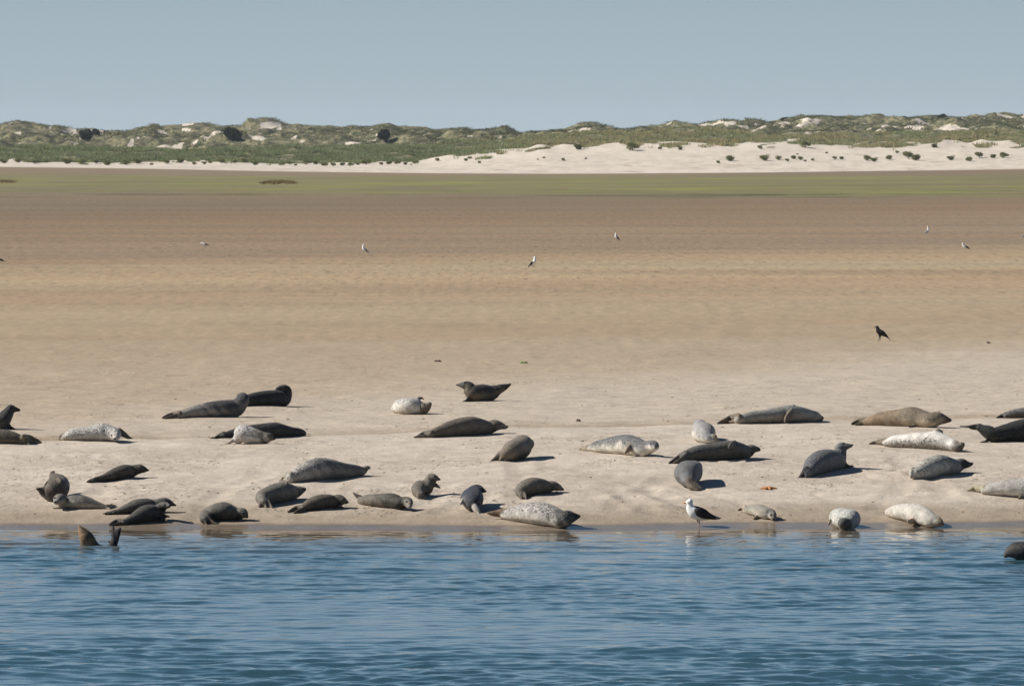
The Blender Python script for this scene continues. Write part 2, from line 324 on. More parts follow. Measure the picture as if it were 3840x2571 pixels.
# ------------------------------------------------------------------ water
def water():
    xs = np.concatenate([[-3000, -400, -60, -25, -16], np.arange(-11, 11.01, 0.055), [16, 25, 60, 400, 3000]])
    ys = np.concatenate([[-3000, -300, -50, 0, 40, 55, 62], np.arange(65.5, 102.5, 0.05)])
    X, Y = np.meshgrid(xs, ys)
    Z = np.zeros_like(X); r = np.random.default_rng(3)
    warp = 0.9 * fbm(X / 3.5, Y / 5, 5, 2); warp2 = 0.8 * fbm(X / 4 + 9, Y / 3.5, 8, 2)
    dist = shore(X) - Y
    amp = 0.06 + 0.34 * sst(0.3, 4, dist) + 0.32 * sst(4, 14, dist) + 0.08 * sst(10, 28, dist)
    patch = 0.78 + 1.2 * fbm(X / 5, Y / 7, 15, 3)
    for i in range(70):
        lam = 0.22 * (4.6 ** (r.random() ** 1.25)); th = r.normal(0, 0.42)
        kx, ky = math.sin(th), math.cos(th); kk = 2 * math.pi / lam
        a = 0.0042 * lam * (0.6 + 0.8 * r.random())
        ph = kk * (kx * (X + warp2 * 0.8) + ky * (Y + warp)) + r.random() * 6.28
        s = np.sin(ph)
        Z += a * (s + 0.25 * np.cos(2 * ph))
    for i in range(9):
        lam = r.uniform(1.2, 2.8); th = r.normal(0, .3); kk = 2 * math.pi / lam
        Z += 0.0042 * lam * np.sin(kk * (math.sin(th) * (X + warp2) + math.cos(th) * (Y + warp)) + r.random() * 6.28)
    Z *= amp * np.clip(patch, 0.3, 1.6)
    # a few longer wakes
    for (yy, a, tilt) in ((92.8, .022, .02), (91.6, .018, -.03), (88.5, .014, .05), (94.0, .012, .0)):
        q = (Y - yy - tilt * X - 0.25 * fbm(X / 2.2, Y * 0, int(yy)))
        Z += a * np.exp(-(q / 0.22) ** 2) * sst(-0.15, 0.25, vnoise(X / 3.5, Y * 0, int(yy * 7)))
    Z -= 1.0
    V = np.stack([X, Y, Z], -1).reshape(-1, 3)
    n = N('sea_water'); P, x, y, z = n.pos()
    sh = n.attr('depth').outputs['Fac']
    col = n.mix(n.rng(sh, 0.0, 7.0), (.15, .12, .085), (.030, .078, .105))
    n.b.inputs['IOR'].default_value = 1.333; n.b.inputs['Specular IOR Level'].default_value = 0.5
    h = n.math('ADD', n.noise(n.vec(P, 2.2, 5.5, 0), 1.0, 3, 0.55), n.math('MULTIPLY', n.noise(n.vec(P, 7, 16, 0), 1.0, 2, 0.5), 0.3))
    h = n.math('MULTIPLY', h, n.rng(sh, 1.0, 9.0, 0.06, 1.0))
    n.bump(h, 0.5, 0.010)
    m = n.out(col, 0.04)
    me = mesh_np('water', V, grid_faces(len(ys), len(xs)), m)
    set_attr(me, 'depth', dist)
    link(tag(bpy.data.objects.new('water', me), kind='structure'))
water()

# ------------------------------------------------------------------ tube modelling
def catmull(P, sub):
    P = np.asarray(P, float); Q = np.vstack([2 * P[0] - P[1], P, 2 * P[-1] - P[-2]]); out = []
    for i in range(1, len(Q) - 2):
        p0, p1, p2, p3 = Q[i - 1], Q[i], Q[i + 1], Q[i + 2]
        for k in range(sub):
            t = k / sub
            out.append(0.5 * (2 * p1 + (p2 - p0) * t + (2 * p0 - 5 * p1 + 4 * p2 - p3) * t * t + (3 * p1 - p0 - 3 * p2 + p3) * t ** 3))
    out.append(Q[-2]); return np.array(out)
def tube(pts, rad, wr=1.0, br=1.0, seg=20, sub=6, cap=True, up=(0, 0, 1)):
    """closed loft along pts; rad = radius, wr = sideways factor, br = up-down factor"""
    C = catmull(np.column_stack([pts, rad]), sub); c = C[:, :3]; r = np.maximum(C[:, 3], 1e-4)
    T = np.gradient(c, axis=0); T /= np.linalg.norm(T, axis=1)[:, None] + 1e-12
    if cap:
        a = [0.5, 0.85]; 
        for s_, e in ((1, -1), (-1, 0)):
            cc = []; rr = []; base = c[e]; t = T[e] * s_; r0 = r[e]
            for q in (0.45, 0.75, 0.95):
                cc.append(base + t * r0 * q); rr.append(r0 * math.sqrt(1 - q * q))
            if e == -1: c = np.vstack([c, cc]); r = np.append(r, rr); T = np.vstack([T, [T[-1]] * 3])
            else: c = np.vstack([cc[::-1], c]); r = np.append(rr[::-1], r); T = np.vstack([[T[0]] * 3, T])
    Nn = []; up = np.array(up, float)
    for i, t in enumerate(T):
        n_ = np.cross(t, up)
        if np.linalg.norm(n_) < 0.25: n_ = Nn[-1] if Nn else np.cross(t, (0, 1, 0.01))
        n_ = n_ - t * n_.dot(t); n_ /= np.linalg.norm(n_)
        if Nn and n_.dot(Nn[-1]) < 0: n_ = -n_
        if Nn: n_ = n_ * 0.6 + Nn[-1] * 0.4; n_ -= t * n_.dot(t); n_ /= np.linalg.norm(n_)
        Nn.append(n_)
    Nn = np.array(Nn); B = np.cross(Nn, T)
    flip = B[:, 2] < 0
    ang = np.linspace(0, 2 * np.pi, seg, endpoint=False)
    V = c[:, None] + r[:, None, None] * (wr * Nn[:, None] * np.cos(ang)[None, :, None] + br * B[:, None] * np.sin(ang)[None, :, None])
    nr = len(c); V = V.reshape(-1, 3)
    Fq = []
    for i in range(nr - 1):
        for j in range(seg):
            k = (j + 1) % seg; Fq.append((i * seg + j, i * seg + k, (i + 1) * seg + k, (i + 1) * seg + j))
    V = np.vstack([V, c[0], c[-1]]); a, b = len(V) - 2, len(V) - 1
    Ft = [(a, (j + 1) % seg, j) for j in range(seg)] + [(b, (nr - 1) * seg + j, (nr - 1) * seg + (j + 1) % seg) for j in range(seg)]
    return V, Fq + Ft, (c, r, np.where(flip[:, None], -B, B))
def join(parts):
    V = []; Fc = []; o = 0
    for v, f in parts:
        V.append(v); Fc += [tuple(i + o for i in q) for q in f]; o += len(v)
    return np.vstack(V), Fc
def raw_mesh(name, parts, mat=None, smooth=True):
    V, Fc = join(parts); me = bpy.data.meshes.new(name); me.from_pydata([tuple(v) for v in V], [], Fc)
    if smooth: me.polygons.foreach_set('use_smooth', [True] * len(me.polygons))
    if mat: me.materials.append(mat)
    me.update(); return me
def ball(c, r, sx=1, sy=1, sz=1, n=8):
    V = []; Fc = []
    for i in range(n + 1):
        a = math.pi * i / n
        for j in range(2 * n):
            b = math.pi * j / n; V.append((c[0] + r * sx * math.sin(a) * math.cos(b), c[1] + r * sy * math.sin(a) * math.sin(b), c[2] + r * sz * math.cos(a)))
    m = 2 * n
    for i in range(n):
        for j in range(m): Fc.append((i * m + j, (i + 1) * m + j, (i + 1) * m + (j + 1) % m, i * m + (j + 1) % m))
    return np.array(V), Fc

# ------------------------------------------------------------------ seal coat
def coat():
    n = N('seal_coat'); co = n.attr('coat').outputs['Color']; sp = n.attr('spot').outputs['Fac']
    tc = n.new('ShaderNodeTexCoord').outputs['Object']; rnd = n.new('ShaderNodeObjectInfo').outputs['Random']
    off = n.new('ShaderNodeCombineXYZ'); n.put(n.math('MULTIPLY', rnd, 37.0), off.inputs[0]); n.put(n.math('MULTIPLY', rnd, 11.0), off.inputs[1])
    v = n.new('ShaderNodeVectorMath', operation='ADD'); n.put(tc, v.inputs[0]); n.put(off.outputs[0], v.inputs[1]); v = v.outputs[0]
    a = n.noise(v, 32.0, 3, 0.7, 0.3); b = n.noise(v, 6.0, 4, 0.65)
    mask = n.math('MULTIPLY', n.rng(n.math('ADD', a, n.math('MULTIPLY', n.math('SUBTRACT', b, 0.5), 0.5)), 0.49, 0.58), sp)
    col = n.mix(1.0, co, n.rng(b, 0.3, 0.7, 0.66, 1.30), 'MULTIPLY')
    dark = n.mix(1.0, co, (.24, .24, .25), 'MULTIPLY')
    col = n.mix(mask, col, dark)
    # pale fine rings on the dark coats
    c = n.noise(v, 46.0, 2, 0.6)
    lum = n.new('ShaderNodeRGBToBW'); n.put(co, lum.inputs[0])
    pale = n.math('MULTIPLY', n.rng(c, 0.58, 0.66), n.math('SUBTRACT', 1.0, n.rng(lum.outputs[0], 0.05, 0.2)))
    col = n.mix(n.math('MULTIPLY', pale, 0.35), col, (.22, .21, .19))
    n.b.inputs['Specular IOR Level'].default_value = 0.22; n.b.inputs['Sheen Weight'].default_value = 0.10; n.b.inputs['Sheen Roughness'].default_value = 0.45; n.b.inputs['Sheen Tint'].default_value = (1, .93, .82, 1)
    n.bump(n.math('ADD', n.noise(v, 60, 3, 0.6), n.math('MULTIPLY', b, 2.0)), 0.6, 0.022)
    return n.out(col, n.rng(b, 0.3, 0.7, 0.5, 0.68))
COAT = coat()
EYE = plain('eye_dark', (.008, .007, .007), 0.12, 0.6, 0.1)
NOSE = plain('nose_dark', (.014, .012, .012), 0.35, 0.5, 0.1)
K = 2342 / 600
TILES = dict(A=(0, 1400, K), B=(0, 1700, K), C=(550, 1400, K), D=(700, 1700, K), E=(370, 1850, 6.691), G=(1250, 1680, K), J=(1440, 1390, K),
             H=(1750, 1680, K), L=(2150, 1500, K), M=(2400, 1550, 4.684), N=(2640, 1480, K), R=(2500, 1750, K), O=(3240, 1480, K), P=(3240, 1750, K), Q=(3050, 1830, 7.807))
def c3(*a): return np.array(a, float)
# coat presets: back, belly, head, flipper, spot strength back, belly; dark coats' bellies painted darker to imitate flank shade
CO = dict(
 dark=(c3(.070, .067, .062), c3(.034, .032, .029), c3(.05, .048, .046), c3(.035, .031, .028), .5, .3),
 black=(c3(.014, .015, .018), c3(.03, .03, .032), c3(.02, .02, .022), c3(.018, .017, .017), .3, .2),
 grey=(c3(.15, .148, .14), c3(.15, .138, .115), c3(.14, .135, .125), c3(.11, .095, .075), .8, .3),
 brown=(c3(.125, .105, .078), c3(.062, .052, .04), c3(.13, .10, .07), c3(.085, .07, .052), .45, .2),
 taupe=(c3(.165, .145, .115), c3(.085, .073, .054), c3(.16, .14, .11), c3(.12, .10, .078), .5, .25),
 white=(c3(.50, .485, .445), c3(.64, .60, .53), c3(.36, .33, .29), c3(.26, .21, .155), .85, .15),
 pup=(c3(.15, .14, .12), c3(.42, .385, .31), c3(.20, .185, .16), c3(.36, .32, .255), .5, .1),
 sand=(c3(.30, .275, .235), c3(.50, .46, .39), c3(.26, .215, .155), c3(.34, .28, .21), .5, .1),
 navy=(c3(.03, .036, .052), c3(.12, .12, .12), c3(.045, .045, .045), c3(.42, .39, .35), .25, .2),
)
HW = 1.10
def seal(name, tile, pts, flips, coatname, label, eyes=(), nose=None, roll=0.0, over=None, afloat=False, headt=0.80):
    ox, oy, k = TILES[tile]
    P = [(ox + p[0] / k, oy + p[1] / k, p[2] / k) + tuple(p[3:]) for p in pts]
    n = len(P); dep = np.full(n, np.nan)
    for i, p in enumerate(P):
        if len(p) == 3: dep[i] = 5.7 * F / (p[1] + p[2] - 553) if afloat else ground_hit(p[0], p[1] + p[2])
    gi = np.where(~np.isnan(dep))[0]
    xsn = np.array([p[0] for p in P]); 
    if len(gi) >= 3:
        cf = np.polyfit(gi, dep[gi], 1)
        if abs(cf[0] * (len(gi) - 1)) > 1.25: cf = (math.copysign(1.25, cf[0]) / (len(gi) - 1), 0); cf = (cf[0], dep[gi].mean() - cf[0] * gi.mean())
    else: cf = (0, dep[gi].mean())
    line = lambda i: cf[0] * min(max(i, gi[0]), gi[-1]) + cf[1]
    pos = []; rad = []
    for i, p in enumerate(P):
        d = line(i) + (p[3] if len(p) > 3 else 0); r = p[2] * mpp(d); q = W(p[0], p[1], d)
        if (len(p) == 3 and not afloat) or len(p) == 5:
            g = max(float(ground(q[0], d)), -1.04); q[2] = g + r * 0.93
        pos.append(q); rad.append(r)
    pos = np.array(pos); rad = np.array(rad)
    V, Fc, (c, r, B) = tube(pos, rad, HW, 1.0, 24, 6)
    parts = [(V, Fc)]; fl = []
    for f in flips:
        at, e, fp = f[0], f[1], f[2]; wr = f[3] if len(f) > 3 else 0.65; br = f[4] if len(f) > 4 else 1.0
        fpp = []; frr = []
        for j, (x, y, rr) in enumerate(fp):
            X, Yp, R_ = ox + x / k, oy + y / k, rr / k
            d0 = pos[at][1] if at < n else pos[-1][1]
            if e is None:
                d = d0
                if j > 0:
                    d = min(max(ground_hit(X, Yp + R_), d0 - 0.45), d0 + 0.35); 
            else: d = d0 + e * (j / max(len(fp) - 1, 1))
            if e == 0 and j == 0: d = d0
            q = W(X, Yp, d); R2 = max(R_ * mpp(d) * 1.22, 0.015)
            if e is None and j == len(fp) - 1 and not afloat: q[2] = max(float(ground(q[0], d)), -1.02) + R2 * 0.7
            fpp.append(q); frr.append(R2)
        v, fc, (cc, rr2, bb) = tube(np.array(fpp), np.array(frr), max(wr, 0.6), br, 14, 5)
        parts.append((v, fc)); fl.append((cc, rr2))
    me0 = raw_mesh('tmp', parts); o0 = bpy.data.objects.new('tmp', me0); sc.collection.objects.link(o0)
    m = o0.modifiers.new('r', 'REMESH'); m.mode = 'VOXEL'; m.voxel_size = 0.0125; m.use_smooth_shade = True
    s = o0.modifiers.new('s', 'SMOOTH'); s.factor = 0.6; s.iterations = 5
    dg = bpy.context.evaluated_depsgraph_get(); me = bpy.data.meshes.new_from_object(o0.evaluated_get(dg))
    bpy.data.objects.remove(o0); bpy.data.meshes.remove(me0)
    nv = len(me.vertices); co = np.empty(nv * 3, np.float32); me.vertices.foreach_get('co', co); co = co.reshape(-1, 3).astype(float)
    if not afloat:
        g = np.maximum(ground(co[:, 0], co[:, 1]), -1.05) - 0.012; co[:, 2] = np.maximum(co[:, 2], g)
    # attributes
    D = np.linalg.norm(co[:, None] - c[None], axis=2) / r[None]; idx = D.argmin(1); bd = D.min(1)
    t = idx / (len(c) - 1); u = ((co - c[idx]) * B[idx]).sum(1) / r[idx]; sd_ = (co[:, 1] - c[idx][:, 1]) / r[idx]
    u = u * math.cos(roll) + sd_ * math.sin(roll)
    back, belly, head, flc, sb, sv = CO[coatname]
    ov = over or {}
    back, belly, head, flc = [np.array(ov.get(kk, vv), float) for kk, vv in zip(('back', 'belly', 'head', 'flip'), (back, belly, head, flc))]
    sb = ov.get('sb', sb); sv = ov.get('sv', sv)
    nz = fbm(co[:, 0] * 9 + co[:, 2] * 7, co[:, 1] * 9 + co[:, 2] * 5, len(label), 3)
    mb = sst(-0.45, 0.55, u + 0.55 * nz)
    col = belly[None] * (1 - mb[:, None]) + back[None] * mb[:, None]; spot = sv * (1 - mb) + sb * mb  # dark belly values, overrides too, also paint shade onto the flanks
    if 'rump' in ov:
        q = (1 - sst(0.24, 0.44, t + 0.2 * nz))[:, None]; col = col * (1 - q) + np.array(ov['rump'])[None] * q
    if 'front' in ov:
        q = sst(0.50, 0.66, t + 0.2 * nz)[:, None]; col = col * (1 - q) + np.array(ov['front'])[None] * q
    q = sst(headt - 0.05, headt + 0.05, t + 0.1 * nz)[:, None] * 0.9; col = col * (1 - q) + head[None] * q
    spot = spot * (1 - 0.5 * q[:, 0])
    for cc, rr2 in fl:
        d2 = (np.linalg.norm(co[:, None] - cc[None], axis=2) / rr2[None]).min(1)
        q = (sst(1.0, 1.25, bd) * (1 - sst(1.3, 2.0, d2)))[:, None]; col = col * (1 - q) + flc[None] * q; spot = spot * (1 - q[:, 0] * 0.7)
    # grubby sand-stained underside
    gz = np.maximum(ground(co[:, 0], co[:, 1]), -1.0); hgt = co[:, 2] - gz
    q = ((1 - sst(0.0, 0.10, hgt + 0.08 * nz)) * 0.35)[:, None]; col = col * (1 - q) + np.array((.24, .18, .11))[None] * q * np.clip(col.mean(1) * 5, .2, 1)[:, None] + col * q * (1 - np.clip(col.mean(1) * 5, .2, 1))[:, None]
    base = pos[len(pos) // 2].copy(); base[2] = max(float(ground(base[0], base[1])), -1.0)
    me.vertices.foreach_set('co', (co - base).astype(np.float32).ravel())
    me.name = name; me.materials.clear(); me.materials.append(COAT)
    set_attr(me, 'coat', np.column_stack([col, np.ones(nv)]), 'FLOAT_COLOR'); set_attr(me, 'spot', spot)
    me.polygons.foreach_set('use_smooth', [True] * len(me.polygons)); me.update()
    ob = link(bpy.data.objects.new(name, me)); ob.location = base
    tag(ob, label, 'seal', 'seals hauled out on the sandbank')
    cam_l = Vector((0, 0, CAMZ)); bv = BVHTree.FromPolygons([tuple(v) for v in co], [tuple(p.vertices) for p in me.polygons]) if (eyes or nose) else None
    def stick(x, y, rr, nm, mat, sx=1, sz=1):
        px, py = ox + x / k, oy + y / k; d = (Vector(W(px, py, 100)) - cam_l).normalized()
        hit = bv.ray_cast(cam_l, d)
        if hit[0] is None: return
        v, fc = ball(np.array(hit[0] - Vector(base) + Vector((0, rr * 0.25, 0))), rr, sx, 0.8, sz, 6)
        eo = link(bpy.data.objects.new(nm, raw_mesh(nm, [(v, fc)], mat)), ob)
    for e in eyes: stick(e[0], e[1], 0.019, 'eye', EYE)
    if nose: stick(nose[0], nose[1], 0.021, 'nose', NOSE, 1.2, 0.8)
    return ob

S = seal
S('seal', 'A', [(-560,745,55),(-430,720,85),(-280,700,105),(-120,690,122),(10,690,122),(95,610,98,0),(145,535,72,0),(165,515,62,0),(225,525,42,0),(282,535,22,0)],
  [(4, None, [(90,740,40),(150,790,28),(215,808,12)])], 'black', 'black seal cut by the left frame edge, head raised and looking right', eyes=[(205,505)])
S('seal', 'A', [(-420,965,45),(-300,945,88),(-120,932,108),(60,935,108),(210,950,90),(310,970,62),(370,985,38)][::-1],
  [(0, None, [(340,935,45),(430,940,38),(520,970,28),(600,1000,16)]), (0, None, [(370,990,34),(470,1000,24),(590,1008,12)])], 'taupe',
  'fawn seal at the left edge with its folded hind flippers pointing right', over=dict(flip=(.15,.12,.07), sb=.2), roll=2.4)
S('seal', 'A', [(950,925,48),(1060,890,90),(1230,880,103),(1390,862,120),(1510,845,135),(1610,870,112,-.05),(1680,895,88,-.15),(1695,925,55,-.28),(1692,948,30,-.36)],
  [(0, None, [(940,900,32),(890,915,20),(865,925,10)]), (0, None, [(950,950,30),(860,960,12)]), (5, 0, [(1740,850,50),(1830,900,34),(1880,935,24),(1935,948,12)])], 'white',
  'white freckled seal facing the camera with a dark muzzle, upper left', eyes=[(1640,903),(1722,885)], nose=(1680,955), over=dict(flip=(.10,.08,.06), head=(.45,.40,.36)), roll=-.7)
S('seal', 'B', [(1400,375,36),(1520,345,58),(1670,305,92),(1810,265,108),(1920,250,96),(1990,235,76,0),(2055,225,68,0),(2115,235,46,0),(2152,241,25,0)],
  [(0, None, [(1400,375,30),(1320,395,22),(1268,418,8)]), (0, None, [(1400,390,28),(1330,410,18),(1285,426,8)])], 'dark',
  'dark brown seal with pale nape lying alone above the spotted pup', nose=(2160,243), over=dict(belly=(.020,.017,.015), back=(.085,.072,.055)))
S('seal', 'B', [(530,515,14,-.1),(580,525,36,-.05),(650,555,88,0),(735,560,135),(810,520,172),(850,450,150,.45),(810,370,88,.8),(765,310,44,.95)],
  [(7, .2, [(750,320,36),(755,285,26),(800,262,14)]), (4, -.2, [(860,380,40),(890,410,24)]), (3, 0, [(940,560,40),(990,520,24),(1003,500,14)])], 'brown',
  'round brown seal resting on its side above the spotted pup, tail turned up behind', over=dict(belly=(.06,.045,.04)), roll=.6)
S('seal', 'B', [(1560,775,30),(1460,757,48),(1350,735,72),(1220,705,100),(1090,700,104),(990,705,92),(925,690,84,0),(872,668,84,-.08),(835,700,52,-.22),(812,716,30,-.28)],
  [(0, None, [(1560,775,30),(1640,765,24),(1700,758,12)]), (0, None, [(1540,790,26),(1610,803,12)]), (5, None, [(1000,745,40),(900,785,22),(775,795,14)])], 'pup',
  'spotted grey pup with dark eyes lying above the waterline, head at left', eyes=[(878,664),(806,655)], nose=(810,708), over=dict(head=(.26,.245,.22)))
S('seal', 'E', [(390,455,52),(560,420,90),(760,370,140),(960,325,180),(1180,295,188),(1390,275,165),(1540,240,130,0),(1670,205,108,0),(1780,235,84,0),(1870,272,50,0),(1912,287,28,0)],
  [(0, None, [(380,450,45),(250,480,34),(110,505,14)]), (0, None, [(380,480,40),(150,525,16)])], 'dark',
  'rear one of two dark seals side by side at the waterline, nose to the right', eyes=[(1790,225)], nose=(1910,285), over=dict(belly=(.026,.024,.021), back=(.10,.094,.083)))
S('seal', 'E', [(640,710,70),(820,640,118),(1000,560,175),(1150,505,212),(1300,485,218),(1430,450,195),(1540,380,150,-.05),(1620,300,115,-.1),(1700,300,85,-.18),(1765,312,52,-.24),(1790,310,28,-.26)],
  [(0, None, [(620,700,60),(450,700,56),(330,750,44),(260,775,24)]), (0, None, [(620,740,50),(300,790,24)]), (5, -.3, [(1500,560,80),(1560,630,55),(1640,655,45),(1740,670,26)]), (5, .1, [(1600,560,60),(1700,570,38),(1790,580,14)])], 'dark',
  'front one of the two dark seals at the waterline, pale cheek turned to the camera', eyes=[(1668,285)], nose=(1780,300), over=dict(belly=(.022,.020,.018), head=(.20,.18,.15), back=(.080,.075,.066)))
# floating seal: head and hind flippers above the water, back below it
S('seal', 'B', [(1162,1068,22,0),(1185,1105,50,0),(1225,1165,82,0),(1268,1235,108,0),(1310,1330,112,.05),(1400,1420,112,.1),(1540,1430,95,.1),(1640,1370,65,.1),(1670,1300,50)],
  [(8, .03, [(1668,1300,50),(1668,1230,50),(1662,1150,46),(1655,1085,30)], .6), (8, -.03, [(1685,1290,46),(1700,1220,46),(1722,1150,42),(1752,1105,26)], .6), (8, .02, [(1640,1290,30),(1590,1280,14)])], 'brown',
  'seal floating in the water with only its head and dark hind flippers showing', over=dict(back=(.10,.06,.035), belly=(.24,.15,.085), front=(.016,.014,.016), flip=(.016,.014,.016)), afloat=True, headt=3)
S('seal', 'C', [(490,595,45),(600,575,80),(760,555,100),(950,530,118),(1140,510,130),(1290,490,134),(1380,430,108,0),(1415,365,80,.05),(1405,335,60,.1),(1355,330,38,.22)],
  [(0, None, [(480,590,44),(400,605,40),(310,625,32),(235,645,18)]), (0, None, [(480,610,36),(250,655,14)]), (4, None, [(1200,560,45),(1120,600,26),(1075,620,12)])], 'dark',
  'charcoal seal with pale rump and head turned away, in front of a black seal', over=dict(rump=(.28,.26,.23), back=(.055,.055,.058), flip=(.12,.09,.07), belly=(.13,.12,.115)))
S('seal', 'C', [(1250,440,38),(1380,420,62),(1520,395,92),(1700,375,112),(1880,355,120),(2000,345,112),(2050,270,80,.02),(2020,222,62,0),(1955,215,44,-.05),(1900,225,20,-.1)],
  [(0, None, [(1250,440,30),(1150,470,12)])], 'black', 'black seal farthest back at left, curling its head back over its body', eyes=[(1950,205)], over=dict(head=(.09,.09,.088)))
S('seal', 'C', [(1130,895,42),(1280,870,64),(1480,850,88),(1700,825,106),(1890,812,112),(2020,835,90),(2120,850,72),(2200,858,64),(2270,862,50),(2310,870,32)],
  [(0, None, [(1130,890,40),(1060,915,30),(1000,938,16)]), (0, None, [(1130,920,24),(930,945,8)])], 'black', 'black seal lying flat behind the white-rumped seal, nose to the right', over=dict(back=(.03,.03,.032)))
S('seal', 'C', [(1340,935,78),(1405,885,148),(1500,905,135),(1610,925,112),(1715,925,92),(1790,932,70,-.03),(1845,948,38,-.05),(1872,953,20,-.05)],
  [(0, -.1, [(1330,930,50),(1260,980,26),(1190,1025,18),(1095,1043,10)])], 'white', 'seal with a white rounded rump and grey back lying before a black one',
  over=dict(back=(.16,.145,.12), front=(.12,.105,.085), rump=(.55,.52,.49), head=(.09,.075,.06), flip=(.42,.34,.29)), nose=(1872,953))
S('seal', 'D', [(265,925,68,-.25,1),(300,880,98),(420,855,128),(550,850,142),(670,868,112),(750,872,92),(815,865,76,-.05),(862,905,46,-.1),(882,925,24,-.12)],
  [(0, -.1, [(250,950,40),(270,1000,28),(300,1050,14)]), (0, -.1, [(300,950,40),(370,1000,28),(470,1038,14)])], 'brown', 'brown seal curled at the waterline on the left with its hind flippers in the wet', eyes=[(825,872)], nose=(884,922),
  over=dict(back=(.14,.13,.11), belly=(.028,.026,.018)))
S('seal', 'D', [(1130,700,70,-.35,1),(1110,640,100,-.2),(1210,600,135),(1330,570,150),(1450,555,140),(1550,555,108),(1630,548,84,0),(1690,532,54,0),(1722,522,34,0)],
  [(0, -.1, [(1080,720,40),(1070,790,30),(1060,828,18)],.6), (0, -.15, [(1140,720,44),(1160,790,32),(1170,835,18)],.6), (0, -.15, [(1190,720,44),(1240,790,30),(1265,825,16)],.6), (4, -.15, [(1380,420,36),(1430,425,30),(1470,430,24)])], 'grey',
  'large grey seal with splayed hind flippers towards the camera, left of centre', over=dict(back=(.18,.165,.135), belly=(.10,.095,.088), head=(.06,.05,.045), flip=(.13,.105,.085), sb=.4))
S('seal', 'D', [(1520,335,70),(1640,295,112),(1790,255,152),(1950,237,164),(2110,240,146),(2300,248,118),(2450,245,94),(2560,238,70),(2630,215,42,0),(2668,203,26,0)],
  [(0, None, [(1520,330,60),(1440,320,40),(1385,385,14)]), (0, None, [(1500,370,40),(1400,392,14)])], 'grey',
  'long silvery grey seal behind the large curled one, tapering to the right', over=dict(rump=(.42,.39,.35), back=(.16,.15,.135), belly=(.22,.21,.18), flip=(.3,.27,.22)))  # pale rump colour paints in sunlight on the left end
S('seal', 'D', [(1710,785,56),(1810,742,94),(1940,705,112),(2070,700,106),(2150,690,92),(2225,672,80,-.02),(2295,692,58,-.06),(2338,708,32,-.08)],
  [(0, None, [(1700,790,44),(1600,800,34),(1480,850,14)]), (0, None, [(1720,820,40),(1640,840,30),(1570,862,16)]), (4, None, [(2150,760,40),(2210,775,24),(2300,788,12)])], 'brown',
  'small brown seal lying right of the large curled grey one, pale flipper forward', nose=(2352,712), over=dict(belly=(.045,.04,.032)), eyes=[(2290,672)])
S('seal', 'G', [(395,735,46),(480,775,78),(600,780,94),(740,765,108),(870,758,112),(970,775,96),(1045,790,84,-.03),(1090,790,74,-.1),(1108,835,48,-.22),(1115,862,26,-.28)],
  [(0, 0, [(395,725,36),(340,690,26),(282,645,12)]), (0, 0, [(400,770,30),(365,720,20),(355,700,10)])], 'dark',
  'dark banana-shaped seal on its side with tail lifted and face to the camera', eyes=[(1075,785),(1140,800)], over=dict(head=(.24,.21,.17), belly=(.022,.020,.015), back=(.055,.05,.038), rump=(.16,.14,.115), flip=(.25,.2,.17)))
S('seal', 'G', [(1280,700,48,-.35,1),(1240,640,84,-.2),(1270,590,112),(1350,565,106),(1395,500,80,.05),(1435,432,70,.05),(1500,440,48,.0),(1542,455,22,-.02)],
  [(0, -.05, [(1250,680,34),(1245,720,28),(1245,748,16)],.7), (0, -.05, [(1290,680,34),(1290,720,26),(1280,752,16)],.7), (0, -.05, [(1320,690,26),(1335,720,22),(1325,745,14)],.7), (3, .05, [(1430,500,40),(1510,545,26),(1565,583,12)])], 'taupe',
  'small tan pup propped up with head raised and one flipper held out', eyes=[(1480,412)], nose=(1548,455))
S('seal', 'G', [(2100,895,40,-.15),(2075,850,82,-.05),(2045,790,128),(2032,745,155,.3,1),(2035,690,142,.6,1),(2065,640,104,.8),(2110,600,76,.85),(2170,612,50,.8),(2212,628,26,.78)],
  [(0, -.1, [(2070,860,44),(2095,900,42),(2120,935,34),(2130,960,18)], .9), (2, -.1, [(1900,770,40),(1860,815,18)])], 'navy',
  'blue-black seal seen from behind with a white tail, head turned right', nose=(2222,630))
S('seal', 'H', [(815,700,44,-.2,1),(790,640,80,-.1),(850,590,122),(960,545,132),(1080,545,116),(1180,560,90),(1260,550,76,0),(1340,572,54,0),(1395,598,28,0)],
  [(0, -.05, [(790,690,40),(800,720,26),(820,745,12)]), (0, -.1, [(850,680,36),(865,710,24),(870,735,14)]), (4, None, [(1110,620,30),(1150,650,16)])], 'taupe',
  'curled tan seal right of centre lying above the big speckled waterline seal', nose=(1405,603))
S('seal', 'H', [(545,952,62),(690,950,104),(850,950,142),(1000,958,165),(1150,975,168),(1300,1000,144),(1400,1010,128),(1490,1012,112,0),(1570,1003,72,0),(1630,996,36,0)],
  [(0, 0, [(560,950,60),(470,955,46),(390,955,36),(305,945,16)]), (0, 0, [(540,910,30),(450,905,12)])], 'white',
  'big pale seal with black speckles and dark head lying at the waterline', over=dict(front=(.10,.098,.09), head=(.035,.034,.034), flip=(.20,.13,.08), sb=1., back=(.40,.38,.35)), nose=(1645,992), eyes=[(1485,942)], headt=.86)  # dark front colour paints in shade on the right half
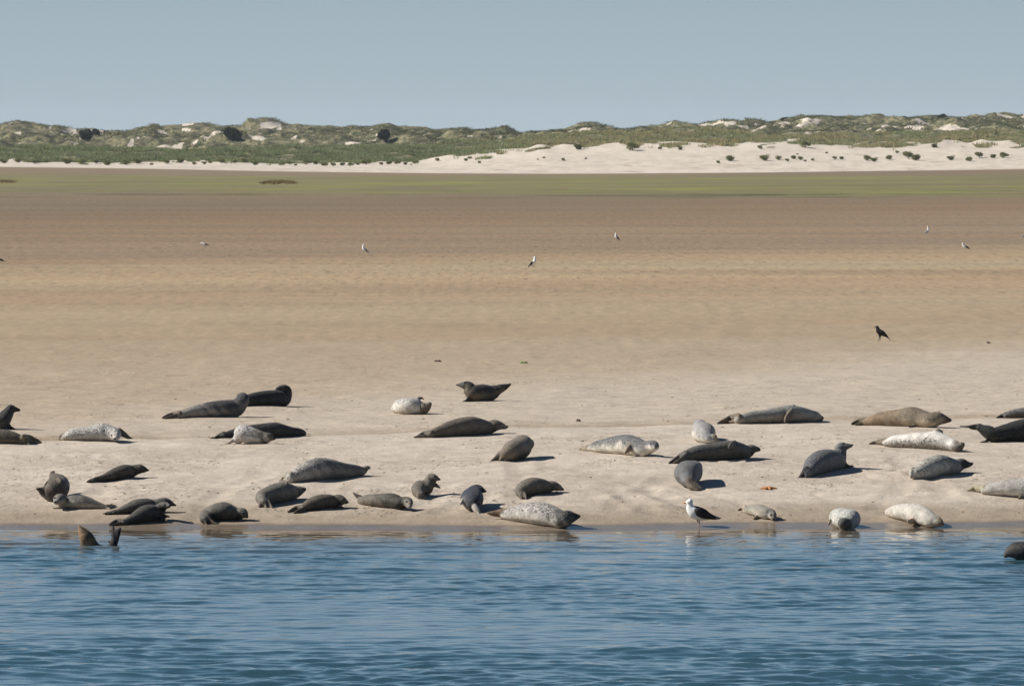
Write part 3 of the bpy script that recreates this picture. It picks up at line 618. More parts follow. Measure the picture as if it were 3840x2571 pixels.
S('seal', 'J', [(1700,265,60,0),(1640,290,90,0),(1560,315,115),(1450,315,126),(1340,315,126),(1270,285,112,0),(1225,225,80,0),(1150,208,48,0),(1090,206,24,0)],
  [(0, 0, [(1700,250,50),(1780,220,28),(1860,190,10)]), (0, 0, [(1710,280,40),(1780,245,28),(1845,205,14)]), (5, None, [(1260,400,50),(1200,435,18),(1150,445,10)])], 'grey',
  'grey seal highest up the sandbank with both head and tail lifted', eyes=[(1185,175)], nose=(1072,205), over=dict(back=(.035,.035,.036), belly=(.11,.09,.06), head=(.12,.115,.105), flip=(.05,.045,.04)))
S('seal', 'J', [(180,535,78,.35,1),(250,512,112,.2,1),(350,508,124),(450,515,118),(540,548,94,0),(590,545,86,-.05),(640,515,58,-.08),(668,485,34,-.1)],
  [(4, 0, [(500,410,26),(545,398,18),(582,415,10)])], 'white', 'white seal on its back with a brown face, below the tail-lifting grey seal', over=dict(head=(.10,.075,.05), flip=(.12,.10,.08)), headt=.62, roll=.5, eyes=[(590,497)])
S('seal', 'J', [(680,925,52),(830,875,88),(990,835,118),(1150,808,138),(1290,800,142),(1420,812,118),(1530,818,94),(1620,800,90,0),(1700,802,62,0),(1782,826,30,0)],
  [(0, None, [(680,920,50),(580,930,40),(500,955,24)]), (0, None, [(680,950,34),(440,968,14)])], 'taupe', 'large plain taupe seal in the centre stretched out, nose to the right', nose=(1802,815), eyes=[(1700,775)],
  over=dict(back=(.155,.13,.10), belly=(.13,.11,.082), head=(.17,.155,.13)))
S('seal', 'J', [(1725,1240,66),(1800,1185,112,.0,1),(1890,1130,152,.15,1),(1970,1075,165,.35,1),(2040,1070,140,.5),(2105,1070,90,.6),(2130,1050,60,.8)],
  [(0, -.1, [(1720,1230,60),(1640,1280,34),(1550,1332,12)], .8), (0, -.15, [(1740,1240,56),(1720,1300,34),(1680,1332,16)], .8), (0, -.1, [(1770,1220,50),(1790,1280,34),(1770,1325,18)], .8)], 'taupe',
  'tawny seal seen from its tail end, head hidden, right of the large taupe seal', over=dict(back=(.22,.19,.15), belly=(.05,.042,.028), head=(.05,.045,.04), rump=(.2,.165,.12)))
S('seal', 'L', [(235,695,44),(350,672,84),(500,662,114),(650,655,138),(800,655,152),(920,672,138),(1020,692,116),(1100,690,100,-.05),(1165,668,84,-.14),(1195,690,52,-.3),(1205,690,34,-.34)],
  [(0, None, [(230,690,36),(160,685,20),(88,695,10)]), (0, None, [(230,710,28),(130,712,14)]), (5, -.35, [(880,640,50),(820,700,44),(760,770,20)])], 'white',
  'white-bellied seal with speckled grey back, face turned towards the camera', eyes=[(1138,640),(1215,640)], nose=(1205,672), over=dict(back=(.17,.17,.17), head=(.22,.20,.17), sb=1.), headt=.88)
S('seal', 'M', [(1290,470,40,-.05),(1200,420,105),(1130,340,185,.25,1),(1080,270,160,.55,1),(1055,205,110,.8),(1005,160,52,1.0),(975,165,30,1.1)],
  [(0, 0, [(1300,440,70),(1340,470,36)]), (0, 0, [(1280,490,30),(1380,485,22),(1450,492,12)])], 'white', 'pale seal seen from behind its rump, above the long dark-spotted seal',
  over=dict(head=(.12,.11,.10), back=(.34,.33,.32), sb=.5))
S('seal', 'M', [(800,735,92),(940,705,130),(1130,680,150),(1380,655,162),(1600,640,170),(1750,650,146),(1870,648,118),(1960,632,94,0),(2030,622,60,0),(2075,627,42,0)],
  [(0, None, [(800,720,70),(700,770,54),(600,820,36),(505,878,16)]), (0, None, [(800,760,60),(700,830,44),(590,885,18)]), (4, -.42, [(1660,520,50),(1610,550,46),(1560,600,24)])], 'grey',
  'long dark olive seal with black spots between the pale rump and the grey end-on seal', over=dict(back=(.13,.125,.112), belly=(.085,.075,.055), flip=(.09,.08,.06), head=(.08,.07,.06)), nose=(2095,640))
S('seal', 'M', [(880,1230,64,-.2),(855,1150,150),(840,1070,222,.2,1),(880,1010,205,.5,1),(950,960,140,.8),(1000,930,90,1.0)],
  [(0, -.15, [(870,1180,60),(900,1260,66),(960,1310,66),(1010,1340,36)], 1.2, .8), (0, -.1, [(900,1200,50),(990,1280,56),(1070,1325,34)], 1.2, .8), (3, -.2, [(940,900,40),(1000,910,34),(1050,950,20)])], 'grey',
  'slate grey seal seen end-on with fanned hind flippers nearest the camera', over=dict(back=(.15,.15,.152), belly=(.085,.082,.08), head=(.1,.095,.085), flip=(.13,.105,.08), sb=.3))
S('seal', 'N', [(510,342,60),(690,318,92),(890,305,105),(1090,288,125),(1270,285,134),(1420,300,116),(1540,315,95),(1620,318,80),(1680,326,52),(1718,326,36)],
  [(0, None, [(510,330,56),(400,345,50),(300,385,36),(200,412,16)]), (0, None, [(500,370,30),(330,405,14)]), (4, -.55, [(1310,190,46),(1270,270,46),(1210,340,42),(1185,385,22)])], 'grey',
  'long pale grey seal at upper right with a flipper across its side', over=dict(back=(.30,.29,.26), belly=(.36,.31,.25), head=(.12,.105,.085), flip=(.15,.12,.085), sb=.35, sv=.3), nose=(1730,325))
S('seal', 'N', [(1520,1120,72),(1600,1050,135),(1720,985,168),(1860,955,158),(1950,920,122),(1990,840,96,.05),(2010,765,76,.05),(2090,752,48,.02),(2150,742,30,0)],
  [(0, -.1, [(1500,1110,60),(1450,1170,42),(1385,1222,18)], .8), (0, -.1, [(1520,1120,56),(1500,1180,44),(1495,1232,20)], .8), (4, -.45, [(1930,850,40),(1955,910,44),(1975,965,22)]), (4, None, [(2040,1020,50),(2110,1045,26),(2180,1040,16)])], 'grey',
  'blue-grey seal with raised head looking right, above the orange starfish', eyes=[(2040,715)], nose=(2165,735), over=dict(back=(.15,.155,.16), belly=(.12,.13,.135), head=(.10,.105,.10), flip=(.035,.035,.032)))
S('seal', 'O', [(30,388,50),(160,352,88),(330,345,112),(520,335,130),(710,325,150),(860,345,128),(980,352,114),(1080,348,106,0),(1175,358,68,0),(1245,370,36,0)],
  [(0, None, [(30,385,48),(-60,395,42),(-170,418,22)]), (0, None, [(20,410,30),(-120,430,18)]), (5, None, [(800,400,45),(740,450,20),(660,468,12)])], 'brown',
  'golden brown seal with a rusty head stretched out at upper right', over=dict(back=(.19,.155,.11), belly=(.36,.30,.22), rump=(.22,.16,.10), head=(.11,.06,.035), flip=(.07,.06,.03)), nose=(1268,372), eyes=[(1145,300)])
S('seal', 'O', [(325,685,50),(450,655,92),(650,668,110),(850,675,126),(1040,678,134),(1180,702,114),(1300,728,92),(1375,742,76),(1432,732,46,-.05)],
  [(0, None, [(310,680,40),(200,690,30),(75,712,12)]), (4, 0, [(1050,600,70),(1085,545,46),(1120,545,34)])], 'white',
  'white seal heavily flecked with black, second row at the right', over=dict(back=(.62,.59,.54), belly=(.44,.42,.37), head=(.10,.085,.06), flip=(.16,.13,.09), sb=.25, sv=1.7), nose=(1455,722))
S('seal', 'O', [(1690,482,52,0),(1800,535,98,0),(1910,565,112),(2060,555,128),(2250,520,160),(2450,505,175),(2700,530,150),(2880,560,110),(3000,585,60)],
  [(0, 0, [(1700,460,36),(1600,460,26),(1500,465,14),(1400,462,8)]), (0, 0, [(1700,490,30),(1560,490,14)]), (2, None, [(1850,630,40),(1780,680,18),(1700,692,8)])], 'black', 'black seal cut by the right frame edge with its tail raised', over=dict(back=(.02,.022,.022), belly=(.012,.013,.012)))
S('seal', 'O', [(2090,285,48),(2200,268,68),(2340,262,80),(2500,255,88),(2700,255,84),(2850,265,60),(2950,275,34)],
  [(0, None, [(2090,290,40),(2010,310,26),(1935,335,10)])], 'grey', 'mottled dark grey seal farthest up at the right frame edge', over=dict(back=(.16,.155,.15), belly=(.06,.055,.045), flip=(.05,.045,.035), sb=1.))
S('seal', 'O', [(745,1135,84,-.15,1),(850,1090,128),(980,1070,152),(1120,1045,152),(1240,1035,130),(1350,1025,102),(1430,1010,86,0),(1515,1018,52,0),(1575,1012,26,0)],
  [(0, -.1, [(720,1110,50),(690,1150,40),(690,1200,24)]), (8, 0, [(1560,1020,20),(1590,995,14)])], 'white', 'black-headed seal with a pale belly below the flecked white seal',
  over=dict(rump=(.52,.50,.43), back=(.22,.22,.21), belly=(.30,.30,.28), head=(.012,.012,.013), sb=.9), headt=.70)
S('seal', 'O', [(1760,1378,54),(1880,1368,92),(2040,1375,116),(2230,1382,140),(2430,1392,142),(2630,1412,112),(2780,1430,82),(2900,1440,40)],
  [(0, None, [(1750,1370,44),(1650,1370,40),(1580,1380,28),(1515,1388,14)]), (3, None, [(2320,1470,40),(2290,1495,24),(2255,1512,12)])], 'white', 'white seal entering the right frame edge just above the waterline', over=dict(flip=(.30,.27,.18), back=(.42,.40,.36), sb=.35))
S('seal', 'P', [(375,650,66),(480,650,108),(610,660,132),(750,672,150),(870,715,138),(970,758,112),(1060,798,86,-.08),(1120,822,54,-.14),(1145,840,32,-.16)],
  [(0, 0, [(370,640,44),(330,640,24)]), (3, -.45, [(760,740,44),(700,790,40),(640,795,20)])], 'white', 'cream seal at the waterline on the right with a sandy head touching the water', over=dict(head=(.30,.23,.13), back=(.52,.49,.43), flip=(.45,.33,.25), sb=.3), headt=.72)
S('seal', 'P', [(2070,1300,34,0),(2110,1265,72,0),(2190,1232,118),(2310,1235,148),(2450,1270,150,0),(2620,1310,140,0),(2800,1350,110,0),(2950,1380,60,0)],
  [(5, 0, [(2600,1300,60),(2620,1400,30)])], 'black', 'wet black swimming seal cut by the right frame edge', over=dict(rump=(.06,.055,.05)), afloat=True)
S('seal', 'Q', [(640,770,120,.9,1),(700,800,230,.7,1),(830,815,300,.45,1),(980,850,318,.2,1),(1080,900,285,.05),(980,980,220),(890,1015,165,-.2),(860,1035,110,-.3)],
  [(4, -.1, [(500,960,60),(450,1050,40)])], 'white', 'rounded white seal facing the camera in the shallows with a dark face', over=dict(head=(.03,.03,.028), back=(.46,.46,.42), belly=(.55,.54,.48), sb=.6), headt=.76)  # dark head colour covers the face and painted shade around it
S('seal', 'R', [(1160,622,46),(1240,628,76),(1360,640,96),(1450,662,92),(1525,690,78,-.05),(1558,735,46,-.15),(1568,768,24,-.2)],
  [(0, None, [(1150,600,34),(1090,595,22),(1045,632,10)]), (3, None, [(1380,700,44),(1330,720,32),(1275,755,18)])], 'sand', 'small sandy grey pup at the waterline beside the black-backed gull', eyes=[(1530,705),(1572,698)], nose=(1560,765),
  over=dict(head=(.15,.135,.105), back=(.27,.255,.215), belly=(.50,.47,.39)))

# ------------------------------------------------------------------ birds
def flatmat(name, c, r=0.6): return plain(name, c, r, 0.2, 0.12, 30)
BW = flatmat('feather_white', (.84, .84, .82)); BK = flatmat('feather_black', (.016, .017, .019)); BG = flatmat('feather_grey', (.30, .32, .34))
BLEG = flatmat('bird_leg', (.42, .34, .30)); BBILL = flatmat('bill_orange', (.75, .33, .04)); BDK = flatmat('bill_dark', (.03, .025, .022))
def part(name, parts, mat, parent): return link(bpy.data.objects.new(name, raw_mesh(name, parts, mat)), parent)
def T3(p, r, **k):
    v, f, _ = tube(np.array(p, float), np.array(r, float), **k); return (v, f)
# big gull, local metres, facing -X
def big_gull(loc):
    e = link(bpy.data.objects.new('gull', None)); e.location = loc
    tag(e, 'black-backed gull standing in the shallows facing left', 'gull')
    part('body', [T3([(.19,0,.235),(.10,0,.25),(.0,0,.275),(-.07,0,.31),(-.115,0,.36),(-.125,0,.41),(-.128,0,.437)], [.018,.055,.083,.086,.062,.044,.047], wr=.85, seg=18),
                  T3([(-.128,0,.445),(-.155,0,.440),(-.172,0,.436)], [.045,.028,.014], seg=14)], BW, e)
    for sy in (-1, 1):
        part('wing', [T3([(-.075,sy*.050,.325),(-.01,sy*.074,.315),(.07,sy*.068,.282),(.14,sy*.045,.252),(.235,sy*.018,.226),(.29,sy*.012,.224)], [.026,.062,.064,.044,.022,.008], wr=.38, seg=14)], BK, e)
    part('back', [T3([(-.06,0,.375),(0,0,.350),(.08,0,.315),(.15,0,.275)], [.018,.030,.028,.012], wr=1.9, seg=12)], BK, e)
    part('tail', [T3([(.15,0,.235),(.22,0,.225),(.275,0,.215)], [.026,.024,.014], wr=1.3, br=.4, seg=10)], BW, e)
    part('bill', [T3([(-.165,0,.436),(-.205,0,.430),(-.222,0,.420)], [.012,.009,.004], seg=8)], BBILL, e)
    for sy in (-1, 1):
        part('leg', [T3([(-.01+.012*sy,sy*.03,.22),(-.005+.012*sy,sy*.03,.12),(-.015+.012*sy,sy*.03,-.02)], [.012,.007,.006], seg=8)], BLEG, e)
        part('eye', [ball((-.155, sy*.034, .452), .006, n=4)], BDK, e)
    return e
def at_ground(px, py):
    d = ground_hit(px, py); q = W(px, py, d); q[2] = max(float(ground(q[0], d)), -1.0); return q
q = at_ground(2621, 1972); q[2] -= .125; big_gull(q).scale = (1.1,) * 3
def crow(loc):
    e = link(bpy.data.objects.new('crow', None)); e.location = loc
    tag(e, 'black crow standing on the pale sand with open beak', 'crow')
    part('body', [T3([(.16,0,.10),(.09,0,.15),(.02,0,.19),(-.035,0,.235),(-.062,0,.29),(-.070,0,.325),(-.074,0,.335)], [.02,.045,.068,.066,.046,.036,.034], wr=.9, seg=16)], BK, e)
    for sy in (-1, 1):
        part('wing', [T3([(-.03,sy*.045,.25),(.04,sy*.062,.205),(.12,sy*.035,.145),(.19,sy*.012,.09)], [.03,.052,.036,.012], wr=.4, seg=12)], BK, e)
        part('leg', [T3([(-.01+.02*sy,sy*.03,.15),(-.01+.015*sy,sy*.03,.09),(-.02+.018*sy,sy*.03,.0)], [.022,.010,.005], seg=8), T3([(-.02+.018*sy,sy*.03,.004),(-.06+.018*sy,sy*.03,.003)], [.005,.003], seg=6)], BK, e)
    part('tail', [T3([(.14,0,.11),(.20,0,.06),(.245,0,.022)], [.022,.020,.012], wr=1.2, br=.5, seg=10)], BK, e)
    part('beak', [T3([(-.10,0,.343),(-.155,0,.352)], [.010,.003], seg=8), T3([(-.10,0,.328),(-.155,0,.318)], [.009,.003], seg=8)], BK, e)
crow(at_ground(3301, 1277))
SMALL = {}
def small_gull(px, py, facing, pitch, label, wingmat='g', scale=1.0, neck=1.0, walk=0):
    q = at_ground(px, py); e = link(bpy.data.objects.new('gull', None)); e.location = q; e.rotation_euler = (0, 0, 0 if facing < 0 else math.pi); e.scale = (scale * 1.12,) * 3
    tag(e, label, 'gull', 'small gulls feeding on the far tidal flat')
    c, s = math.cos(pitch), math.sin(pitch)
    def R(x, y, z): z -= .14; return (x * c - z * s, y, x * s + z * c + .14)  # positive pitch tips the head down
    hx, hz = -.13 - .03 * (1 - neck), .14 + .14 * neck
    part('body', [T3([R(.13,0,.12), R(.06,0,.14), R(-.02,0,.15), R(-.08,0,.18), R(hx, 0, hz)], [.015,.045,.056,.045,.033], seg=12, sub=4)], BW, e)
    for sy in (-1, 1):
        part('wing', [T3([R(-.05,sy*.03,.175), R(.04,sy*.042,.165), R(.13,sy*.018,.14), R(.20,sy*.008,.13)], [.018,.036,.022,.006], wr=.45, seg=10, sub=4)], BG if wingmat == 'g' else BK, e)
        part('leg', [T3([(-.005+.018*sy,sy*.02,.12),(.018*sy,sy*.02,.0)], [.006,.004], seg=6, sub=2)], BLEG, e)
    part('tail', [T3([R(.11,0,.125), R(.19,0,.12)], [.018,.012], wr=1.3, br=.5, seg=8, sub=3)], BW, e)
    part('bill', [T3([R(hx-.02,0,hz-.004), R(hx-.06,0,hz-.012)], [.008,.003], seg=6, sub=2)], BDK, e)
small_gull(768, 930, -1, -.10, 'white gull bending low on the far flat, leftmost of the gulls', 'g', 1.0, .35)
small_gull(1367, 950, -1, -.55, 'white and grey gull, second from the left on the far flat', 'g', 1.05, 1.0)
small_gull(2000, 1003, 1, -.60, 'dark-winged gull on the far flat nearest to the camera', 'k', 1.15, .8)
small_gull(2312, 902, -1, -.65, 'upright slim gull with grey back, right of centre on the flat', 'k', 1.0, .9)
small_gull(3478, 878, 1, -.55, 'grey gull with raised white head, farthest one at the right', 'g', 1.05, 1.2)
small_gull(3620, 940, -1, -.30, 'gull with white head and dark wings at the right, below the grey one', 'k', 1.05, .7)
small_gull(-2, 990, -1, -.1, 'dark-winged gull half cut off by the left frame edge', 'k', 1.0, .5)
small_gull(3842, 895, 1, -.3, 'pale gull half cut off by the right frame edge', 'g', 1.0, .9)

# ------------------------------------------------------------------ small things on the sand
def star(px, py):
    q = at_ground(px, py); m = plain('starfish_orange', (.50, .20, .07), 0.7, .2, .3, 40)
    parts = []
    for i, (a, L) in enumerate(((2.95, .13), (.15, .14), (-1.3, .11), (-2.2, .10), (1.5, .12))):
        parts.append(T3([(0, 0, .02), (math.cos(a) * L * .5, math.sin(a) * L * .5, .022), (math.cos(a) * L, math.sin(a) * L, .012)], [.036, .022, .009], wr=1.0, br=.8, seg=10, sub=4))
    o = link(bpy.data.objects.new('starfish', raw_mesh('starfish', parts, m))); o.location = q
    tag(o, 'orange starfish lying on the sand left of the raised blue-grey seal', 'starfish')
star(2881, 1834)
def weed(px, py, col, Lx, label, cat='seaweed', name='seaweed', h=.02):
    q = at_ground(px, py); r = np.random.default_rng(int(px)); parts = []
    for i in range(9):
        a = r.normal(0, .35) + (math.pi if i % 2 else 0); L = Lx * (.4 + .6 * r.random()); y0 = r.normal(0, .04)
        parts.append(T3([(0, y0, h), (math.cos(a) * L * .5, y0 + math.sin(a) * L * .4, h * (1 + r.random())), (math.cos(a) * L, y0 + math.sin(a) * L * .8, h * .4)], [.018, .022, .006], br=.45, wr=1.2, seg=8, sub=4))
    o = link(bpy.data.objects.new(name, raw_mesh(name, parts, plain(name + '_skin', col, .6, .3, .3, 25)))); o.location = q
    tag(o, label, cat)
weed(1640, 1357, (.10, .065, .04), .13, 'flat dark brown seaweed scrap on the sand above the centre seals')
weed(1963, 1363, (.12, .30, .04), .11, 'bright green seaweed scrap on the sand above the tail-lifting seal')
weed(2168, 1580, (.11, .07, .045), .05, 'tiny brown seaweed scrap above the white-bellied seal')
weed(3705, 1287, (.09, .07, .05), .06, 'small dark seaweed scrap on the pale sand right of the crow')
def scatter(name, n, mat, size, label, region, flat, seed, cat):
    r = np.random.default_rng(seed); V = []; Fc = []
    for i in range(n):
        px = r.uniform(-100, 3940); py = region(r); d = ground_hit(px, py)
        q = W(px, py, d); q[2] = float(ground(q[0], d)); s = size * (.5 + r.random() ** 2 * 1.1)
        v, f = ball((q[0], q[1], q[2] + s * flat * .4), s, 1 + r.random(), .8 + r.random() * .6, flat, 3)
        v = v + r.normal(0, s * .12, v.shape); b = len(V) * len(v); V.append(v); Fc += [tuple(k + b for k in t) for t in f]
    me = bpy.data.meshes.new(name); me.from_pydata([tuple(v) for v in np.vstack(V)], [], Fc); me.materials.append(mat)
    o = link(bpy.data.objects.new(name, me)); tag(o, label, cat, kind='stuff')
scatter('shell_fragments', 260, plain('shell_white', (.72, .69, .62), .5), .009, 'white shell fragments strewn over the sandbank', lambda r: 1930 - 560 * r.random() ** 1.5, .4, 5, 'shells')
scatter('worm_casts', 420, plain('cast_sand', (.20, .145, .09), .9), .012, 'small dark worm casts and clods on the sand', lambda r: 1940 - 480 * r.random(), .45, 6, 'sand casts')

# ------------------------------------------------------------------ dune vegetation
def leafmat(name, a, b, c):
    n = N(name); t = n.attr('tone').outputs['Fac']
    col = n.mix(n.rng(t, 0, .75, smooth=False), a, b); col = n.mix(n.rng(t, .75, 1.0), col, c)
    n.b.inputs['Specular IOR Level'].default_value = .1
    m = n.out(col, .8); tr = n.new('ShaderNodeBsdfTranslucent'); n.put(col, tr.inputs[0]); ms = n.new('ShaderNodeMixShader'); ms.inputs[0].default_value = .35
    n.t.links.new(n.b.outputs[0], ms.inputs[1]); n.t.links.new(tr.outputs[0], ms.inputs[2]); n.t.links.new(ms.outputs[0], n.t.nodes['Material Output'].inputs[0]); return m
MAR = leafmat('marram_blades', (.125, .165, .075), (.29, .31, .155), (.44, .32, .18))
HEA = leafmat('heath_blades', (.055, .068, .034), (.17, .175, .088), (.33, .27, .17))
def tufts(name, label, xy, hgt, wid, nb, mat, seed, tone=None, lean=.35, zoff=0):
    r = np.random.default_rng(seed); n = len(xy); Z = ground(xy[:, 0], xy[:, 1]) + zoff
    B = np.repeat(np.column_stack([xy, Z]), nb, 0); H = np.repeat(hgt, nb) * r.uniform(.55, 1.1, n * nb); Wd = np.repeat(wid, nb)
    a = r.uniform(0, 2 * np.pi, n * nb); off = np.column_stack([np.cos(a), np.sin(a)]) * (Wd * np.sqrt(r.random(n * nb)))[:, None]
    root = B.copy(); root[:, :2] += off * .6; root[:, 2] -= .1
    tip = root.copy(); tip[:, :2] += off * .8; tip[:, 0] += H * lean * .6 + r.normal(0, .12, n * nb) * H; tip[:, 2] += H
    bw = H * r.uniform(.05, .10, n * nb); b2 = r.uniform(0, np.pi, n * nb); dx = np.column_stack([np.cos(b2) * bw, np.sin(b2) * bw, 0 * bw])
    mid = (root + tip) / 2; mid[:, :2] -= off * .1
    V = np.stack([root - dx, root + dx, mid + dx * 1.2, tip, mid - dx * 1.2], 1).reshape(-1, 3)
    i = np.arange(n * nb)[:, None] * 5; Fc = (i + np.array([[0, 1, 2, 4]])); F2 = (i + np.array([[4, 2, 3, 3]]))
    tri = np.concatenate([i + np.array([[0, 1, 2]]), i + np.array([[0, 2, 4]]), i + np.array([[4, 2, 3]])])
    me = mesh_np(name, V, tri, mat, smooth=False)
    tn = np.repeat(tone if tone is not None else r.random(n), nb) * .7 + r.random(n * nb) * .3
    set_attr(me, 'tone', np.repeat(tn, 5))
    return tag(link(bpy.data.objects.new(name, me)), label, 'grass', kind='stuff')
def pick(n, y0, y1, seed, thr=.5):
    r = np.random.default_rng(seed); y = np.sqrt(r.uniform(y0 ** 2, y1 ** 2, n)); x = r.uniform(-.092, .092, n) * y
    return np.column_stack([x, y])[grassmask(x, y) > thr + r.normal(0, .12, n)]
p = pick(46000, 1236, 1345, 1, .35); cl = fbm(p[:, 0] / 5, p[:, 1] / 6, 81, 3); p = p[cl > -.18]; cl = cl[cl > -.18]
pxp = 1920 + p[:, 0] * F / p[:, 1]; rt = sst(1500, 2100, pxp)
tufts('marram_grass', 'band of tall marram grass along the front dune', p, .42 + .62 * np.clip(cl + .3, 0, 1), .5 + .5 * np.clip(cl + .3, 0, 1), 11, MAR, 11, np.clip(.28 + cl * .6 + .58 * rt + .25 * vnoise(p[:, 0] / 9, p[:, 1] / 20, 5), 0, 1))
p = pick(52000, 1345, 1800, 2, .45); cl = fbm(p[:, 0] / 14, p[:, 1] / 20, 91, 3); keep = cl > -.22; p = p[keep]; cl = cl[keep]
tufts('dune_grass', 'rough grass and heather covering the back dunes', p, .35 + .55 * np.clip(cl + .3, 0, 1), 1.0 + .5 * np.clip(cl + .3, 0, 1), 9, HEA, 12, np.clip(.34 + 1.1 * fbm(p[:, 0] / 9, p[:, 1] / 25, 95, 3), 0, .95))
SALT = leafmat('saltmarsh_plants', (.15, .135, .055), (.22, .155, .075), (.30, .18, .09))
def patch(x0, x1, py, seed, label, hh=.35):
    r = np.random.default_rng(seed); pts = []
    for i in range(260):
        px = r.uniform(x0, x1); d = 114680 / (py - 553) * (1 + r.normal(0, .018)); pts.append((W(px, py, d)[0], d))
    pts = np.array(pts); mid = (x0 + x1) / 2; pp = 1920 + pts[:, 0] * F / pts[:, 1]
    fall = np.sqrt(np.clip(1 - ((pp - mid) / ((x1 - x0) / 2)) ** 2, .05, 1))
    tufts('saltmarsh_tussock', label, pts, hh * fall * .95, .3 * np.ones(len(pts)), 8, SALT, seed, lean=.2)
patch(968, 1122, 686, 1, 'low reddish saltmarsh tussock on the green flat left of centre', .52)
patch(-40, 68, 681, 2, 'low saltmarsh tussock at the left frame edge')

# shrubs and trees
SHR = leafmat('shrub_leaves', (.11, .13, .045), (.21, .22, .08), (.30, .25, .10))
TRE = leafmat('tree_leaves', (.020, .030, .018), (.045, .062, .030), (.07, .085, .04))
BARK = plain('bark', (.10, .075, .055), .9)
def crown_mesh(name, rx, ry, rz, n, leaf, mat, seed, lumps=6):
    r = np.random.default_rng(seed); C = []
    for k in range(lumps):
        a = r.uniform(0, 6.28); q = r.uniform(.1, .62); C.append((math.cos(a) * q * rx, math.sin(a) * q * ry, rz * r.uniform(.5, 1.25), r.uniform(.38, .62)))
    C.append((0, 0, rz * .8, .7)); C = np.array(C)
    k = r.integers(0, len(C), n); d = r.normal(size=(n, 3)); d /= np.linalg.norm(d, axis=1)[:, None]; rad = (r.random(n) ** .35)[:, None]
    P = C[k, :3] + d * rad * C[k, 3:4] * np.array([rx, ry, rz]) * .95
    P[:, 2] = np.abs(P[:, 2])
    s = leaf * r.uniform(.6, 1.3, n); a = r.normal(size=(n, 3)); a /= np.linalg.norm(a, axis=1)[:, None]; b = np.cross(a, r.normal(size=(n, 3))); b /= np.linalg.norm(b, axis=1)[:, None]
    V = np.stack([P - a * s[:, None], P + b * s[:, None] * .6, P + a * s[:, None], P - b * s[:, None] * .6], 1).reshape(-1, 3)
    me = mesh_np(name, V, np.arange(n * 4).reshape(-1, 4), mat, False)
    set_attr(me, 'tone', np.repeat(np.clip(r.random(n) * .7 + .3 * vnoise(P[:, 0] * 2, P[:, 2] * 3, seed) + .15, 0, 1), 4)); return me
SHM = [crown_mesh('foliage', 1, 1, .62, 800, .085, SHR, 20 + i) for i in range(5)]
def stem_mesh(h, r0, name='stem'):
    return raw_mesh(name, [T3([(0, 0, -.2), (.03, 0, h * .4), (-.02, .02, h)], [r0, r0 * .75, r0 * .4], seg=8, sub=3), T3([(0, 0, h * .2), (h * .25, 0, h * .55), (h * .4, 0, h * .9)], [r0 * .6, r0 * .4, r0 * .2], seg=6, sub=3), T3([(0, 0, h * .25), (-h * .28, .05, h * .6), (-h * .4, 0, h * .85)], [r0 * .6, r0 * .4, r0 * .2], seg=6, sub=3)], BARK)
STM = stem_mesh(.5, .05)
def dune_depth(px, row):
    ds = np.arange(1182, 1760, 1.0); x = np.array([(px - 1920) * d / F for d in ds]); z = ground(x, ds)
    r = 553 - (z - CAMZ) * F / ds; k = np.argmax(r < row); return ds[k] if r[k] < row else 1255.
def shrub(px, row, wpx, i, label, d=None, squash=1.0, group='shrubs on the white dune foot'):
    d = d or dune_depth(px, row); x = (px - 1920) * d / F; z = float(ground(x, d)); s = wpx * d / F / 2 * 1.1
    e = link(bpy.data.objects.new('shrub', None)); e.location = (x, d, z - .05); tag(e, label, 'shrub', group)
    f = link(bpy.data.objects.new('foliage', SHM[i % 5]), e); f.scale = (s, s, s * 1.05 * squash); f.rotation_euler.z = i * 1.3
    g = link(bpy.data.objects.new('stem', STM), e); g.scale = (s, s, s * squash)
